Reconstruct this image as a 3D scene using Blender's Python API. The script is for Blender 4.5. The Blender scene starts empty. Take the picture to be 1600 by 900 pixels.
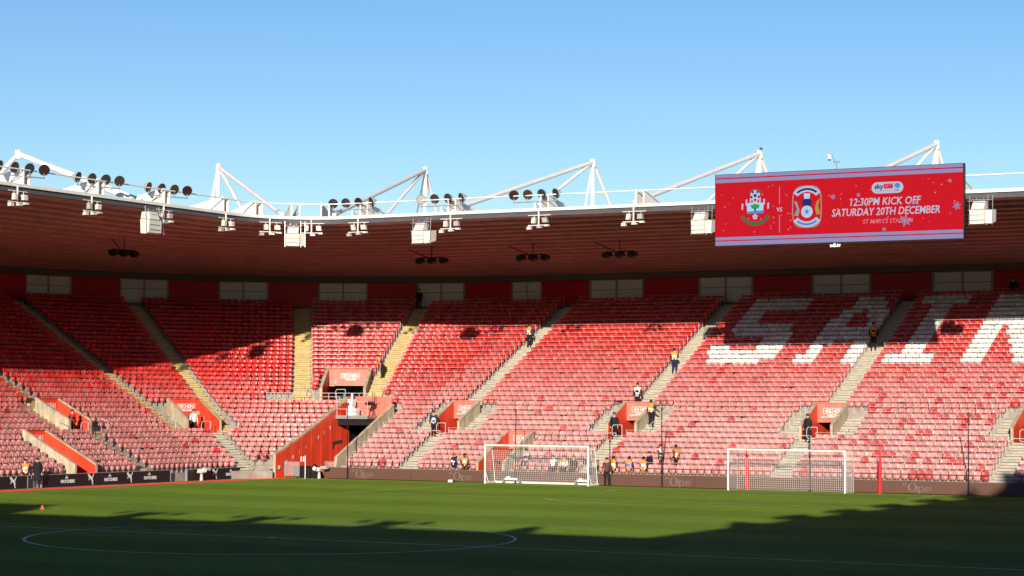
import bpy, math, random
import numpy as np
from mathutils import Matrix, Vector
random.seed(7); rng = np.random.default_rng(7)
R = math.radians
SC = bpy.context.scene
COL = SC.collection

# ---------------------------------------------------------------- camera, sky, sun, exposure
cam_d = bpy.data.cameras.new('camera'); cam = bpy.data.objects.new('camera', cam_d); COL.objects.link(cam)
yaw, pit, roll = -0.4996, 0.0527, 0.0063
d_ = Vector((math.sin(yaw)*math.cos(pit), math.cos(yaw)*math.cos(pit), math.sin(pit)))
r_ = Vector((math.cos(yaw), -math.sin(yaw), 0))
u_ = r_.cross(d_)
r2 = r_*math.cos(roll)+u_*math.sin(roll); u2 = u_*math.cos(roll)-r_*math.sin(roll)
M = Matrix((r2, u2, -d_)).transposed().to_4x4(); M.translation = (81.2575, -120.3794, 5.1487)
cam.matrix_world = M
cam_d.sensor_fit = 'HORIZONTAL'; cam_d.sensor_width = 36; cam_d.lens = 3392.66/1600*36
cam_d.clip_start = 0.5; cam_d.clip_end = 5000
SC.camera = cam

SUN_EL, SUN_AZ = R(14.5), R(21.7)          # light travels towards (-sin az, cos az)
W = bpy.data.worlds.new('World'); SC.world = W; W.use_nodes = True
nt = W.node_tree; bg = nt.nodes['Background']; sky = nt.nodes.new('ShaderNodeTexSky')
sky.sky_type = 'NISHITA'; sky.sun_disc = False; sky.sun_elevation = SUN_EL; sky.sun_rotation = math.pi-SUN_AZ
sky.air_density = 1.0; sky.dust_density = 0.15; sky.ozone_density = 3.0
hsv = nt.nodes.new('ShaderNodeHueSaturation'); hsv.inputs['Hue'].default_value = 0.512; hsv.inputs['Saturation'].default_value = 1.22; hsv.inputs['Value'].default_value = 1.2
nt.links.new(sky.outputs[0], hsv.inputs['Color']); nt.links.new(hsv.outputs[0], bg.inputs[0]); bg.inputs[1].default_value = 0.088
sun_d = bpy.data.lights.new('sun', 'SUN'); sun = bpy.data.objects.new('sun', sun_d); COL.objects.link(sun)
sun_d.energy = 5.0; sun_d.angle = R(0.5); sun_d.color = (1.0, 0.89, 0.75)
sdir = Vector((-math.sin(SUN_AZ)*math.cos(SUN_EL), math.cos(SUN_AZ)*math.cos(SUN_EL), -math.sin(SUN_EL)))
sun.rotation_euler = sdir.to_track_quat('-Z', 'Y').to_euler(); sun.location = (90, -150, 60)
vs = SC.view_settings; vs.view_transform = 'Standard'; vs.look = 'None'; vs.exposure = 0.33; vs.gamma = 1; vs.use_curve_mapping = False
SC.cycles.max_bounces = 6; SC.cycles.diffuse_bounces = 3; SC.cycles.transparent_max_bounces = 8

# ---------------------------------------------------------------- materials
MATS = {}
def mat(name, col, rough=0.6, var=0.0, scale=3.0, bump=0.0, bscale=60.0, metal=0.0, spec=0.3, emit=None, estr=0.0, stretch=None):
    m = bpy.data.materials.new(name); m.use_nodes = True; t = m.node_tree; b = t.nodes['Principled BSDF']
    b.inputs['Roughness'].default_value = rough; b.inputs['Metallic'].default_value = metal
    b.inputs['Specular IOR Level'].default_value = spec if not emit else 0.0
    b.inputs['Base Color'].default_value = (*col, 1)
    if var or bump:
        tc = t.nodes.new('ShaderNodeTexCoord'); src = tc.outputs['Object']
        if stretch:
            mp = t.nodes.new('ShaderNodeMapping'); mp.inputs['Scale'].default_value = stretch
            t.links.new(src, mp.inputs[0]); src = mp.outputs[0]
    if var:
        n = t.nodes.new('ShaderNodeTexNoise'); n.inputs['Scale'].default_value = scale; n.inputs['Detail'].default_value = 6; n.inputs['Roughness'].default_value = 0.65
        t.links.new(src, n.inputs['Vector'])
        cr = t.nodes.new('ShaderNodeValToRGB'); e = cr.color_ramp.elements
        e[0].position = 0.3; e[1].position = 0.72
        e[0].color = (*[c*(1-var) for c in col], 1); e[1].color = (*[min(1, c*(1+var)) for c in col], 1)
        t.links.new(n.outputs['Fac'], cr.inputs[0]); t.links.new(cr.outputs[0], b.inputs['Base Color'])
    if bump:
        n2 = t.nodes.new('ShaderNodeTexNoise'); n2.inputs['Scale'].default_value = bscale; n2.inputs['Detail'].default_value = 4
        t.links.new(src, n2.inputs['Vector'])
        bp = t.nodes.new('ShaderNodeBump'); bp.inputs['Strength'].default_value = bump; bp.inputs['Distance'].default_value = 0.03
        t.links.new(n2.outputs['Fac'], bp.inputs['Height']); t.links.new(bp.outputs[0], b.inputs['Normal'])
    if emit:
        b.inputs['Emission Color'].default_value = (*emit, 1); b.inputs['Emission Strength'].default_value = estr
    MATS[name] = m; return m
mat('concrete', (0.34, 0.30, 0.25), 0.85, 0.28, 1.5, 0.3, 20)
mat('apron', (0.30, 0.27, 0.23), 0.9, 0.25, 0.8)
mat('step_yellow', (0.50, 0.385, 0.165), 0.8, 0.22, 2.0)
mat('step_cream', (0.44, 0.405, 0.32), 0.8, 0.22, 2.0)
mat('step_shade', (0.13, 0.11, 0.085), 0.9)
mat('wall_beige', (0.46, 0.39, 0.28), 0.85, 0.42, 2.6, stretch=(1, 1, 0.3))
mat('red_paint', (0.74, 0.065, 0.028), 0.5, 0.22, 1.6, stretch=(1, 1, 0.22))
mat('red_faded', (0.66, 0.19, 0.14), 0.55, 0.2, 1.6, stretch=(1, 1, 0.22))  # paler copy of the red paint: direct sun on the headers put into the colour
mat('red_panel', (0.62, 0.010, 0.014), 0.45, 0.08, 1.0)
mt = mat('red_track', (0.70, 0.045, 0.025), 0.8, 0.2, 1.0); mb_ = mt.node_tree.nodes['Principled BSDF']; mb_.inputs['Sheen Weight'].default_value = 0.3; mb_.inputs['Sheen Tint'].default_value = (0.9, 0.08, 0.04, 1)
mat('pane', (0.82, 0.83, 0.83), 0.3, 0.06, 0.6)
mat('frame_grey', (0.42, 0.36, 0.33), 0.6)
mat('white_steel', (0.80, 0.77, 0.70), 0.45, 0.08, 0.8)
mat('grey_steel', (0.36, 0.36, 0.36), 0.4, 0.1, 2.0, metal=0.3)
mat('rail', (0.58, 0.57, 0.56), 0.4, metal=0.15)
mat('galvanised', (0.42, 0.42, 0.42), 0.4, 0.12, 4.0, metal=0.5)
mat('soffit', (0.78, 0.38, 0.40), 0.8, 0.35, 0.5)
mat('purlin', (0.58, 0.27, 0.27), 0.7, 0.1, 0.5)
mat('roof_top', (0.55, 0.55, 0.55), 0.6)
mat('edge_grey', (0.085, 0.085, 0.095), 0.6, 0.15, 2.0)
mat('beam', (0.20, 0.16, 0.14), 0.8, 0.1, 1.0)
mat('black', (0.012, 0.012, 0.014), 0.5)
mat('black_cloth', (0.014, 0.014, 0.018), 0.9, 0.2, 9.0)
mat('grey_cloth', (0.10, 0.10, 0.11), 0.9, 0.2, 9.0)
mat('navy', (0.018, 0.026, 0.07), 0.9, 0.2, 9.0)
mat('brown_coat', (0.10, 0.05, 0.035), 0.9, 0.2, 9.0)
mat('orange_vest', (0.80, 0.28, 0.04), 0.7)
mat('white_vest', (0.78, 0.76, 0.72), 0.7)
mat('blue_vest', (0.06, 0.25, 0.75), 0.7)
mat('red_cloth', (0.5, 0.03, 0.03), 0.8)
mat('skin', (0.52, 0.30, 0.21), 0.6)
mat('skin_dark', (0.15, 0.075, 0.045), 0.6)
mat('hair', (0.025, 0.015, 0.01), 0.7)
mat('hair_ginger', (0.24, 0.07, 0.02), 0.7)
mat('shoe', (0.01, 0.01, 0.01), 0.5)
mat('board_black', (0.018, 0.015, 0.018), 0.35, 0.2, 1.0)
mat('board_brown', (0.125, 0.062, 0.045), 0.5, 0.07, 0.35, stretch=(1, 1, 2))
mat('print_grey', (0.20, 0.145, 0.115), 0.6)
mat('print_white', (0.72, 0.71, 0.70), 0.6)
mat('line_white', (0.62, 0.58, 0.40), 0.9, 0.3, 0.7)
mat('net', (0.80, 0.78, 0.74), 0.8)
mat('camera_grey', (0.50, 0.50, 0.48), 0.5)
mat('speaker_white', (0.70, 0.67, 0.58), 0.6, 0.06, 1.0)
mat('lamp_glass', (0.035, 0.035, 0.04), 0.25, 0.2, 3.0, spec=0.3)
mat('lamp_glass_red', (0.035, 0.014, 0.015), 0.3)
mat('lamp_glass_brown', (0.045, 0.034, 0.024), 0.3)
mat('lamp_glass_pale', (0.40, 0.36, 0.31), 0.3)
mat('lamp_body', (0.50, 0.50, 0.49), 0.4, metal=0.3)
mat('cone_orange', (0.8, 0.16, 0.03), 0.6)
mat('post_red', (0.62, 0.025, 0.03), 0.6)
def led(n, c, k=0.70): mat(n, tuple(0.06*v for v in c), 0.5, emit=c, estr=k)
led('led_red', (0.62, 0.012, 0.022)); led('led_white', (0.52, 0.53, 0.68)); led('led_lilac', (0.29, 0.28, 0.50))
led('led_sky', (0.45, 0.65, 0.90)); led('led_navy', (0.02, 0.03, 0.15)); led('led_green', (0.03, 0.36, 0.09))
led('led_olive', (0.12, 0.13, 0.07)); led('led_gold', (0.45, 0.28, 0.06)); led('led_blue', (0.10, 0.25, 0.65)); led('led_pink', (0.70, 0.22, 0.28))
led('led_bright', (0.9, 0.9, 0.85), 1.2); led('led_grey', (0.30, 0.33, 0.36))

def seat_material(name, c_new, c_old, kind='GEOMETRY'):
    m = bpy.data.materials.new(name); m.use_nodes = True; t = m.node_tree; b = t.nodes['Principled BSDF']
    b.inputs['Roughness'].default_value = 0.38; b.inputs['Specular IOR Level'].default_value = 0.45
    def total(p):
        a = t.nodes.new('ShaderNodeAttribute'); a.attribute_type = kind; a.attribute_name = p; return a.outputs['Fac']
    mx = t.nodes.new('ShaderNodeMix'); mx.data_type = 'RGBA'
    mx.inputs['A'].default_value = (*c_new, 1); mx.inputs['B'].default_value = (*c_old, 1)
    t.links.new(total('fade'), mx.inputs['Factor'])
    hs = t.nodes.new('ShaderNodeHueSaturation')
    mr = t.nodes.new('ShaderNodeMapRange'); mr.inputs['To Min'].default_value = 0.78; mr.inputs['To Max'].default_value = 1.16
    t.links.new(total('rnd'), mr.inputs['Value']); t.links.new(mr.outputs[0], hs.inputs['Value'])
    t.links.new(mx.outputs['Result'], hs.inputs['Color']); t.links.new(hs.outputs[0], b.inputs['Base Color'])
    MATS[name] = m; return m
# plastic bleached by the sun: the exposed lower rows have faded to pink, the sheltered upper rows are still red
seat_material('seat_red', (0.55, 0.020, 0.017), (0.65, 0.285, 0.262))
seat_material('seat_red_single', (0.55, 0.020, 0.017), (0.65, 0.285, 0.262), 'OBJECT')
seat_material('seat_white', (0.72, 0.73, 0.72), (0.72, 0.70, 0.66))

def grass_material():
    m = bpy.data.materials.new('turf'); m.use_nodes = True; t = m.node_tree; b = t.nodes['Principled BSDF']; L = t.links.new
    b.inputs['Roughness'].default_value = 0.85; b.inputs['Specular IOR Level'].default_value = 0.1
    b.inputs['Sheen Weight'].default_value = 0.29; b.inputs['Sheen Roughness'].default_value = 0.45; b.inputs['Sheen Tint'].default_value = (0.345, 0.56, 0.055, 1)
    tc = t.nodes.new('ShaderNodeTexCoord'); sp = t.nodes.new('ShaderNodeSeparateXYZ'); L(tc.outputs['Object'], sp.inputs[0])
    def noise(s, det=5, v=None):
        n = t.nodes.new('ShaderNodeTexNoise'); n.inputs['Scale'].default_value = s; n.inputs['Detail'].default_value = det
        L(v or tc.outputs['Object'], n.inputs['Vector']); return n.outputs['Fac']
    def math_(op, a, c):
        n = t.nodes.new('ShaderNodeMath'); n.operation = op
        for i, v in enumerate((a, c)):
            if isinstance(v, (int, float)): n.inputs[i].default_value = v
            else: L(v, n.inputs[i])
        return n.outputs[0]
    # mown bands 5.5 m deep, parallel to the goal line
    band = math_('SINE', math_('ADD', math_('MULTIPLY', sp.outputs['Y'], math.pi/5.5), math_('MULTIPLY', noise(0.4, 2), 0.8)), 0)
    band = math_('MULTIPLY', band, 3.0)
    cl = t.nodes.new('ShaderNodeClamp'); cl.inputs['Min'].default_value = -1; L(band, cl.inputs['Value'])
    f = math_('ADD', math_('MULTIPLY', cl.outputs[0], 0.17), noise(0.12, 4))
    f = math_('ADD', f, math_('MULTIPLY', math_('SUBTRACT', noise(1.6, 8), 0.5), 0.95))
    cr = t.nodes.new('ShaderNodeValToRGB'); e = cr.color_ramp.elements
    e[0].position = 0.22; e[0].color = (0.040, 0.084, 0.008, 1); e[1].position = 0.78; e[1].color = (0.105, 0.162, 0.018, 1)
    L(f, cr.inputs[0]); L(cr.outputs[0], b.inputs['Base Color'])
    bp = t.nodes.new('ShaderNodeBump'); bp.inputs['Strength'].default_value = 1.0; bp.inputs['Distance'].default_value = 0.06
    L(noise(22, 3), bp.inputs['Height']); L(bp.outputs[0], b.inputs['Normal'])
    MATS['turf'] = m
grass_material()

# ---------------------------------------------------------------- mesh helpers
class MB:
    def __init__(s): s.v = []; s.f = []; s.m = []
    def poly(s, pts, mi=0):
        i = len(s.v); s.v += [tuple(p) for p in pts]; s.f.append(tuple(range(i, i+len(pts)))); s.m.append(mi)
    def box(s, c, size, X=(1, 0, 0), Y=(0, 1, 0), Z=(0, 0, 1), mi=0, top=1.0):
        c, X, Y, Z = Vector(c), Vector(X), Vector(Y), Vector(Z); i = len(s.v)
        for z in (-.5, .5):
            k = top if z > 0 else 1.0
            for x, y in ((-.5, -.5), (.5, -.5), (.5, .5), (-.5, .5)):
                s.v.append(tuple(c+X*(x*size[0]*k)+Y*(y*size[1]*k)+Z*(z*size[2])))
        for q in ((3, 2, 1, 0), (4, 5, 6, 7), (0, 1, 5, 4), (1, 2, 6, 5), (2, 3, 7, 6), (3, 0, 4, 7)):
            s.f.append(tuple(i+a for a in q)); s.m.append(mi)
    def tube(s, p0, p1, r0, r1=None, n=6, mi=0, cap=True):
        p0, p1 = Vector(p0), Vector(p1); r1 = r0 if r1 is None else r1
        d = (p1-p0).normalized(); a = d.orthogonal().normalized(); b = d.cross(a); i = len(s.v)
        for p, r in ((p0, r0), (p1, r1)):
            for k in range(n):
                th = 2*math.pi*k/n; s.v.append(tuple(p+a*(r*math.cos(th))+b*(r*math.sin(th))))
        for k in range(n):
            s.f.append((i+k, i+(k+1) % n, i+n+(k+1) % n, i+n+k)); s.m.append(mi)
        if cap:
            s.f.append(tuple(i+k for k in reversed(range(n)))); s.m.append(mi)
            s.f.append(tuple(i+n+k for k in range(n))); s.m.append(mi)
    def path(s, pts, r, n=6, mi=0):
        for a, b in zip(pts[:-1], pts[1:]): s.tube(a, b, r, n=n, mi=mi)
    def prism(s, pts, off, mi=0):
        """polygon pts extruded by vector off"""
        off = Vector(off); n = len(pts); i = len(s.v); P = [Vector(p) for p in pts]
        s.v += [tuple(p) for p in P]+[tuple(p+off) for p in P]
        s.f.append(tuple(i+k for k in reversed(range(n)))); s.m.append(mi)
        s.f.append(tuple(i+n+k for k in range(n))); s.m.append(mi)
        for k in range(n):
            s.f.append((i+k, i+(k+1) % n, i+n+(k+1) % n, i+n+k)); s.m.append(mi)
    def mesh(s, name):
        me = bpy.data.meshes.new(name); me.from_pydata(s.v, [], s.f); me.polygons.foreach_set('material_index', s.m); me.update(); return me
def link(name, me, mats=None, parent=None, loc=None):
    if isinstance(me, MB): me = me.mesh(name)
    if mats:
        for m in ([mats] if isinstance(mats, str) else mats): me.materials.append(MATS[m])
    o = bpy.data.objects.new(name, me); COL.objects.link(o)
    if loc is not None: o.location = loc
    if parent is not None:
        o.parent = parent
        if loc is None: o.matrix_parent_inverse = MATRICES.get(parent.name, Matrix()).inverted()
    return o
MATRICES = {}
def local(name, me, mats, parent):
    """child whose mesh is already in the parent's own coordinates"""
    o = link(name, me, mats); o.parent = parent; return o
def tag(o, label, cat, group=None):
    o['label'] = label; o['category'] = cat
    if group: o['group'] = group
    return o
def empty(name, loc=(0, 0, 0), rz=0.0):
    o = bpy.data.objects.new(name, None); COL.objects.link(o); o.location = loc; o.rotation_euler = (0, 0, rz); o.empty_display_size = 0.3
    MATRICES[o.name] = Matrix.Translation(Vector(loc)) @ Matrix.Rotation(rz, 4, 'Z'); return o
def struct(o): o['kind'] = 'structure'; return o
def copy_tree(o, parent=None):
    c = o.copy(); COL.objects.link(c); c.parent = parent
    for ch in o.children: copy_tree(ch, c)
    return c
def text_mesh(s, size, bold=0.0, shear=0.0, align='CENTER'):
    cu = bpy.data.curves.new('t', 'FONT'); cu.body = s; cu.size = size; cu.align_x = align; cu.align_y = 'CENTER'
    cu.offset = bold; cu.shear = shear; cu.extrude = 0.004; cu.resolution_u = 2
    ob = bpy.data.objects.new('t', cu); me = bpy.data.meshes.new_from_object(ob)
    bpy.data.objects.remove(ob); bpy.data.curves.remove(cu); return me
def place_text(name, s, size, o, X, Z, m, parent, bold=0.0, shear=0.0, width=None):
    me = text_mesh(s, size, bold, shear); X, Z, o = Vector(X), Vector(Z), Vector(o); N = X.cross(Z)
    k = 1.0
    if width:
        xs = [v.co.x for v in me.vertices]; k = width/(max(xs)-min(xs))
    for v in me.vertices:
        c = v.co.copy(); v.co = o+X*(c.x*k)+Z*c.y+N*c.z
    return link(name, me, m, parent)

# ---------------------------------------------------------------- the bowl: a straight side, a round corner, a straight end
CX, CY, R0, T, RI, K0, K1 = 3.0, -5.0, 8.5, 0.65, 0.325, -2, 35
def fr(seg, s, D):
    if seg == 'L': return Vector((CX-R0-D, s)), Vector((-1, 0)), Vector((0, 1))
    if seg == 'R': return Vector((s, CY+R0+D)), Vector((0, 1)), Vector((1, 0))
    a = R(s); n = Vector((-math.cos(a), math.sin(a)))
    return Vector((CX, CY))+n*(R0+D), n, Vector((math.sin(a), math.cos(a)))
def dist(x, y):
    u, v = CX-x, y-CY
    if u > 0 and v > 0: return math.hypot(u, v)-R0
    return max(u, v)-R0
def zrow(k): return 1.0+RI*(k+0.5)
def zt(D): return 1.95+0.5*D                    # top of the parapets
def v3(p, z): return Vector((p.x, p.y, z))
L_END, R_END = -46.0, 62.0
TX0, TX1, TY1 = -2.6, 0.95, 9.3                 # players' tunnel in the corner
# mouths in the seating: seg, s, half width, depth range, landing height
VOMS = [('R', 6.5, .95, 3.9, 6.5, 2.79), ('R', 19.75, .95, 3.9, 6.5, 2.79), ('R', 33.15, .95, 3.9, 6.5, 2.79), ('R', 46.5, .95, 3.9, 6.5, 2.79),
        ('L', -11.8, .95, 3.9, 6.5, 2.79), ('C', 23.5, 1.2, 3.9, 6.5, 2.79), ('C', 66.0, 1.5, 8.45, 11.05, 5.06),
        ('R', 12.9, .88, -1.3, 2.6, 0.0), ('L', -17.45, .88, -1.3, 2.6, 0.0)]
def along(seg, s, s0, D): return (s-s0) if seg != 'C' else R(s-s0)*(R0+D)
def in_void(seg, s, k):
    D = (k+.5)*T
    for g, s0, hw, d0, d1, zl in VOMS:
        if g == seg and d0-.01 < D < d1 and abs(along(seg, s, s0, D)) < hw: return True
    p = fr(seg, s, D)[0]
    return TX0-.1 < p.x < TX1+.1 and p.y < TY1 and seg != 'L'
# stair flights: seg, s, first row, last row, width, colour
FL = []
for s in (6.45, 19.6, 33.1, 46.5, 59.8): FL.append(('R', s, 10, 34, 1.25, 'step_yellow' if s < 0 else 'step_cream'))
for s in (-11.8, -25.1, -38.4): FL.append(('L', s, 10, 34, 1.2, 'step_yellow'))
FL += [('C', 13.0, 6, 34, 1.1, 'step_yellow'), ('C', 31.3, 6, 34, 1.15, 'step_yellow'), ('C', 56.0, 12, 34, 1.25, 'step_yellow'), ('C', 73.3, 12, 34, 1.25, 'step_yellow')]
for s in (6.5, 19.75, 33.15, 46.5):
    for q in (-1, 1): FL.append(('R', s+q*1.72, 6, 9, 1.15, 'step_cream'))
for q in (-1, 1): FL.append(('L', -11.8+q*1.72, 6, 9, 1.15, 'step_yellow'))
for s in (6.4, 19.7, 32.7, 46.1, 59.8): FL.append(('R', s, -2, 5 if s < 59 else 9, 1.25, 'step_cream'))
FL += [('L', -11.2, -2, 5, 1.2, 'step_cream'), ('L', -25.1, -2, 9, 1.2, 'step_cream'), ('C', 27.0, -2, 5, 1.2, 'step_cream')]
def in_stair(seg, s, k, pad=0.0):
    D = (k+.5)*T
    for g, s0, a, b, w, c in FL:
        if g == seg and a <= k <= b and abs(along(seg, s, s0, D)) < w/2+pad: return True
    return False
def clear_zone(seg, s, k):
    """landings and mouths where no seat stands"""
    D = (k+.5)*T
    for i, (g, s0, hw, d0, d1, zl) in enumerate(VOMS):
        if g != seg: continue
        a = abs(along(seg, s, s0, D))
        if zl == 0.0:
            if D < d1+.2 and a < hw+.45: return True
        elif i == 6:
            if d0-.1 < D < d1+.1 and a < hw+.45: return True
        else:
            if 5 <= k <= 10 and a < hw+(1.55 if k < 10 else 1.3): return True
    if seg == 'C' and k in (11, 12) and 47 < s < 79: return True
    p = fr(seg, s, D)[0]
    return seg != 'L' and TX0-.55 < p.x < TX1+.6 and p.y < TY1+.9

# ---------------------------------------------------------------- ground, pitch, track, lines
def sheet(name, x0, y0, x1, y1, z, m):
    b = MB(); b.poly([(x0, y0, z), (x1, y0, z), (x1, y1, z), (x0, y1, z)]); return struct(link(name, b, m))
sheet('ground', -1500, -1500, 1500, 1500, -0.03, 'apron')
sheet('track', -6.5, -118, 76, 3.6, -0.012, 'red_track')
sheet('pitch', -1.75, -112, 74, 1.55, 0.0, 'turf')
sheet('track_apron', -6.0, -118, -3.35, 1.0, -0.006, 'apron')
def lines():
    b = MB(); w = 0.13; z = 0.004
    def seg(p, q, z=z):
        p, q = Vector((*p, z)), Vector((*q, z)); d = (q-p).normalized(); n = Vector((-d.y, d.x, 0))*w/2; e = d*w/2
        b.poly([p-e-n, q+e-n, q+e+n, p-e+n])
    def arc(c, r, a0, a1, n=72, z=z):
        for i in range(n):
            t0, t1 = a0+(a1-a0)*i/n, a0+(a1-a0)*(i+1)/n
            b.poly([(c[0]+(r+s*w/2)*math.cos(t), c[1]+(r+s*w/2)*math.sin(t), z) for t, s in ((t0, -1), (t0, 1), (t1, 1), (t1, -1))][::-1])
    for y in (0, -105): seg((0, y), (68, y))
    for x in (0, 68): seg((x, 0), (x, -105), 0.008)
    seg((0, -52.5), (68, -52.5)); arc((34, -52.5), 9.15, 0, 2*math.pi, 120, 0.012)
    seg((13.84, 0), (13.84, -16.5), .012); seg((54.16, 0), (54.16, -16.5), .012); seg((13.84, -16.5), (54.16, -16.5), .016)
    seg((24.84, 0), (24.84, -5.5), .012); seg((43.16, 0), (43.16, -5.5), .012); seg((24.84, -5.5), (43.16, -5.5), .016)
    a = math.acos(5.5/9.15); arc((34, -11), 9.15, -math.pi/2-a, -math.pi/2+a, 40, .012)
    arc((34, -11), .11, 0, 2*math.pi, 12, .012); arc((34, -52.5), .11, 0, 2*math.pi, 12, .02)
    arc((0, 0), 1.0, -math.pi/2, 0, 12, .012)
    return struct(link('pitch_lines', b, 'line_white'))
lines()

# ---------------------------------------------------------------- grandstand
stand = tag(empty('grandstand', (-6, 4, 0)), 'red and pink seated football stand curving round the far pitch corner', 'grandstand')
def stations():
    S = []
    ls = set(np.arange(L_END, CY+.01, 1.7).tolist()+[CY]); rs = set(np.arange(CX, R_END+.01, 1.7).tolist()+[R_END])
    cs = set(np.arange(0, 90.01, 0.5).tolist())
    for g, s0, hw, d0, d1, zl in VOMS:
        if g == 'L': ls |= {s0-hw, s0+hw}
        if g == 'R': rs |= {s0-hw, s0+hw}
    for g, X in (('L', ls), ('C', cs), ('R', rs)):
        X = sorted(X); S += [(g, a, b) for a, b in zip(X[:-1], X[1:])]
    return S
def terrace():
    b = MB()
    for g, a, c in stations():
        for k in range(K0, K1):
            if in_void(g, (a+c)/2, k): continue
            D0, D1, z = k*T, (k+1)*T, zrow(k)
            P = [fr(g, s, D)[0] for s, D in ((a, D0), (c, D0), (c, D1), (a, D1))]
            b.poly([v3(p, z) for p in P])
            zl = zrow(k-1) if k > K0 else -0.03
            if k > K0 and in_void(g, (a+c)/2, k-1): zl = z-.25
            b.poly([v3(P[0], zl), v3(P[1], zl), v3(P[1], z), v3(P[0], z)])
    return link('terrace', b, 'concrete', stand)
terrace()
def flight(g, s0, k0, k1, w, m):
    b = MB()
    for k in range(k0, k1+1):
        D = (k+.5)*T
        ds = (0 if g != 'C' else 0)
        p, n, t = fr(g, s0, k*T)
        X, Y = v3(t, 0), v3(n, 0); z = zrow(k)
        b.box(v3(p+n*(T*.5), z+.006), (w, T-.01, .012), X, Y)
        b.box(v3(p+n*(T*.76), z+RI*.25+.006), (w-.02, T*.48, RI*.5), X, Y)
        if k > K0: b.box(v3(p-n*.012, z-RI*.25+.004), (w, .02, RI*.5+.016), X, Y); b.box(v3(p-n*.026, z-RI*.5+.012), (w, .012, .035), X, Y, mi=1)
        b.box(v3(p+n*(T*.51), z+.03), (w, .014, .035), X, Y, mi=1)  # dark strips at the riser feet stand in for shade lines between steps
    return link('stair_flight', b, [m, 'step_shade'], stand)
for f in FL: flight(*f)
# front wall under the first row is the terrace's own riser; rear wall with its red panels and pale windows
DW = 24.4
def rear_wall():
    b = MB(); bm = MB()
    for g, a, c in stations():
        p, q = fr(g, a, DW)[0], fr(g, c, DW)[0]
        b.poly([v3(p, 12.0), v3(q, 12.0), v3(q, 15.3), v3(p, 15.3)])
        p2, q2 = fr(g, a, DW-.35)[0], fr(g, c, DW-.35)[0]
        bm.poly([v3(p2, 14.55), v3(q2, 14.55), v3(q2, 15.25), v3(p2, 15.25)]); bm.poly([v3(p, 14.55), v3(q, 14.55), v3(q2, 14.55), v3(p2, 14.55)])
        p3, q3 = fr(g, a, K1*T)[0], fr(g, c, K1*T)[0]
        b.poly([v3(p3, zrow(K1-1)), v3(q3, zrow(K1-1)), v3(q, zrow(K1-1)), v3(p, zrow(K1-1))])
    w = link('rear_wall', b, 'beam', stand); link('roof_beam', bm, 'beam', stand); return w
rear_wall()
def wall_strip(b, g, a, c, z0, z1, D, th=.06, mi=0):
    n = max(1, int(abs(c-a)/1.5)) if g == 'C' else 1
    for i in range(n):
        s0, s1 = a+(c-a)*i/n, a+(c-a)*(i+1)/n
        P = [fr(g, s, DD)[0] for s, DD in ((s0, D), (s1, D), (s1, D-th), (s0, D-th))]
        b.prism([v3(p, z0) for p in P], (0, 0, z1-z0), mi)
def wall_bay(g, a, c, red):
    if red:
        b = MB(); wall_strip(b, g, a, c, 12.6, 14.52, DW-.01, .10); link('wall_panel', b, 'red_panel', stand); return
    b = MB(); k = .02*(c-a)
    f = (c-a)*0.018
    for s in (a+f, (a+c)/2, c-f): wall_strip(b, g, s-f, s+f, 12.6, 14.52, DW-.005, .12)
    for z in (12.62, 13.72, 14.46): wall_strip(b, g, a, c, z, z+.06, DW-.008, .11)
    w = link('window', b, 'frame_grey', stand)
    for s0, s1 in ((a+2*f, (a+c)/2-f), ((a+c)/2+f, c-2*f)):
        for z0, z1 in ((12.68, 13.72), (13.78, 14.46)):
            q = MB(); wall_strip(q, g, s0, s1, z0, z1, DW-.015, .05); link('pane', q, 'pane', w)
bays = [('C', 85.5-6.86*i, 85.5-6.86*(i-1), i % 2 == 1) for i in range(1, 13)]
for g, a, c, red in bays: wall_bay(g, max(a, 0), c, red)
XR = [3.0, 7.12, 11.71, 16.17, 20.57, 25.1, 29.6, 34.08, 38.48, 42.9, 47.3, 51.7, 56.1, 60.5]
wall_bay('C', 85.5, 90, False)
for i, (a, c) in enumerate(zip(XR[:-1], XR[1:])): wall_bay('R', a, c, i % 2 == 0)
for i in range(4): wall_bay('L', CY-4.4*(i+1), CY-4.4*i, i % 2 == 1)

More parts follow.
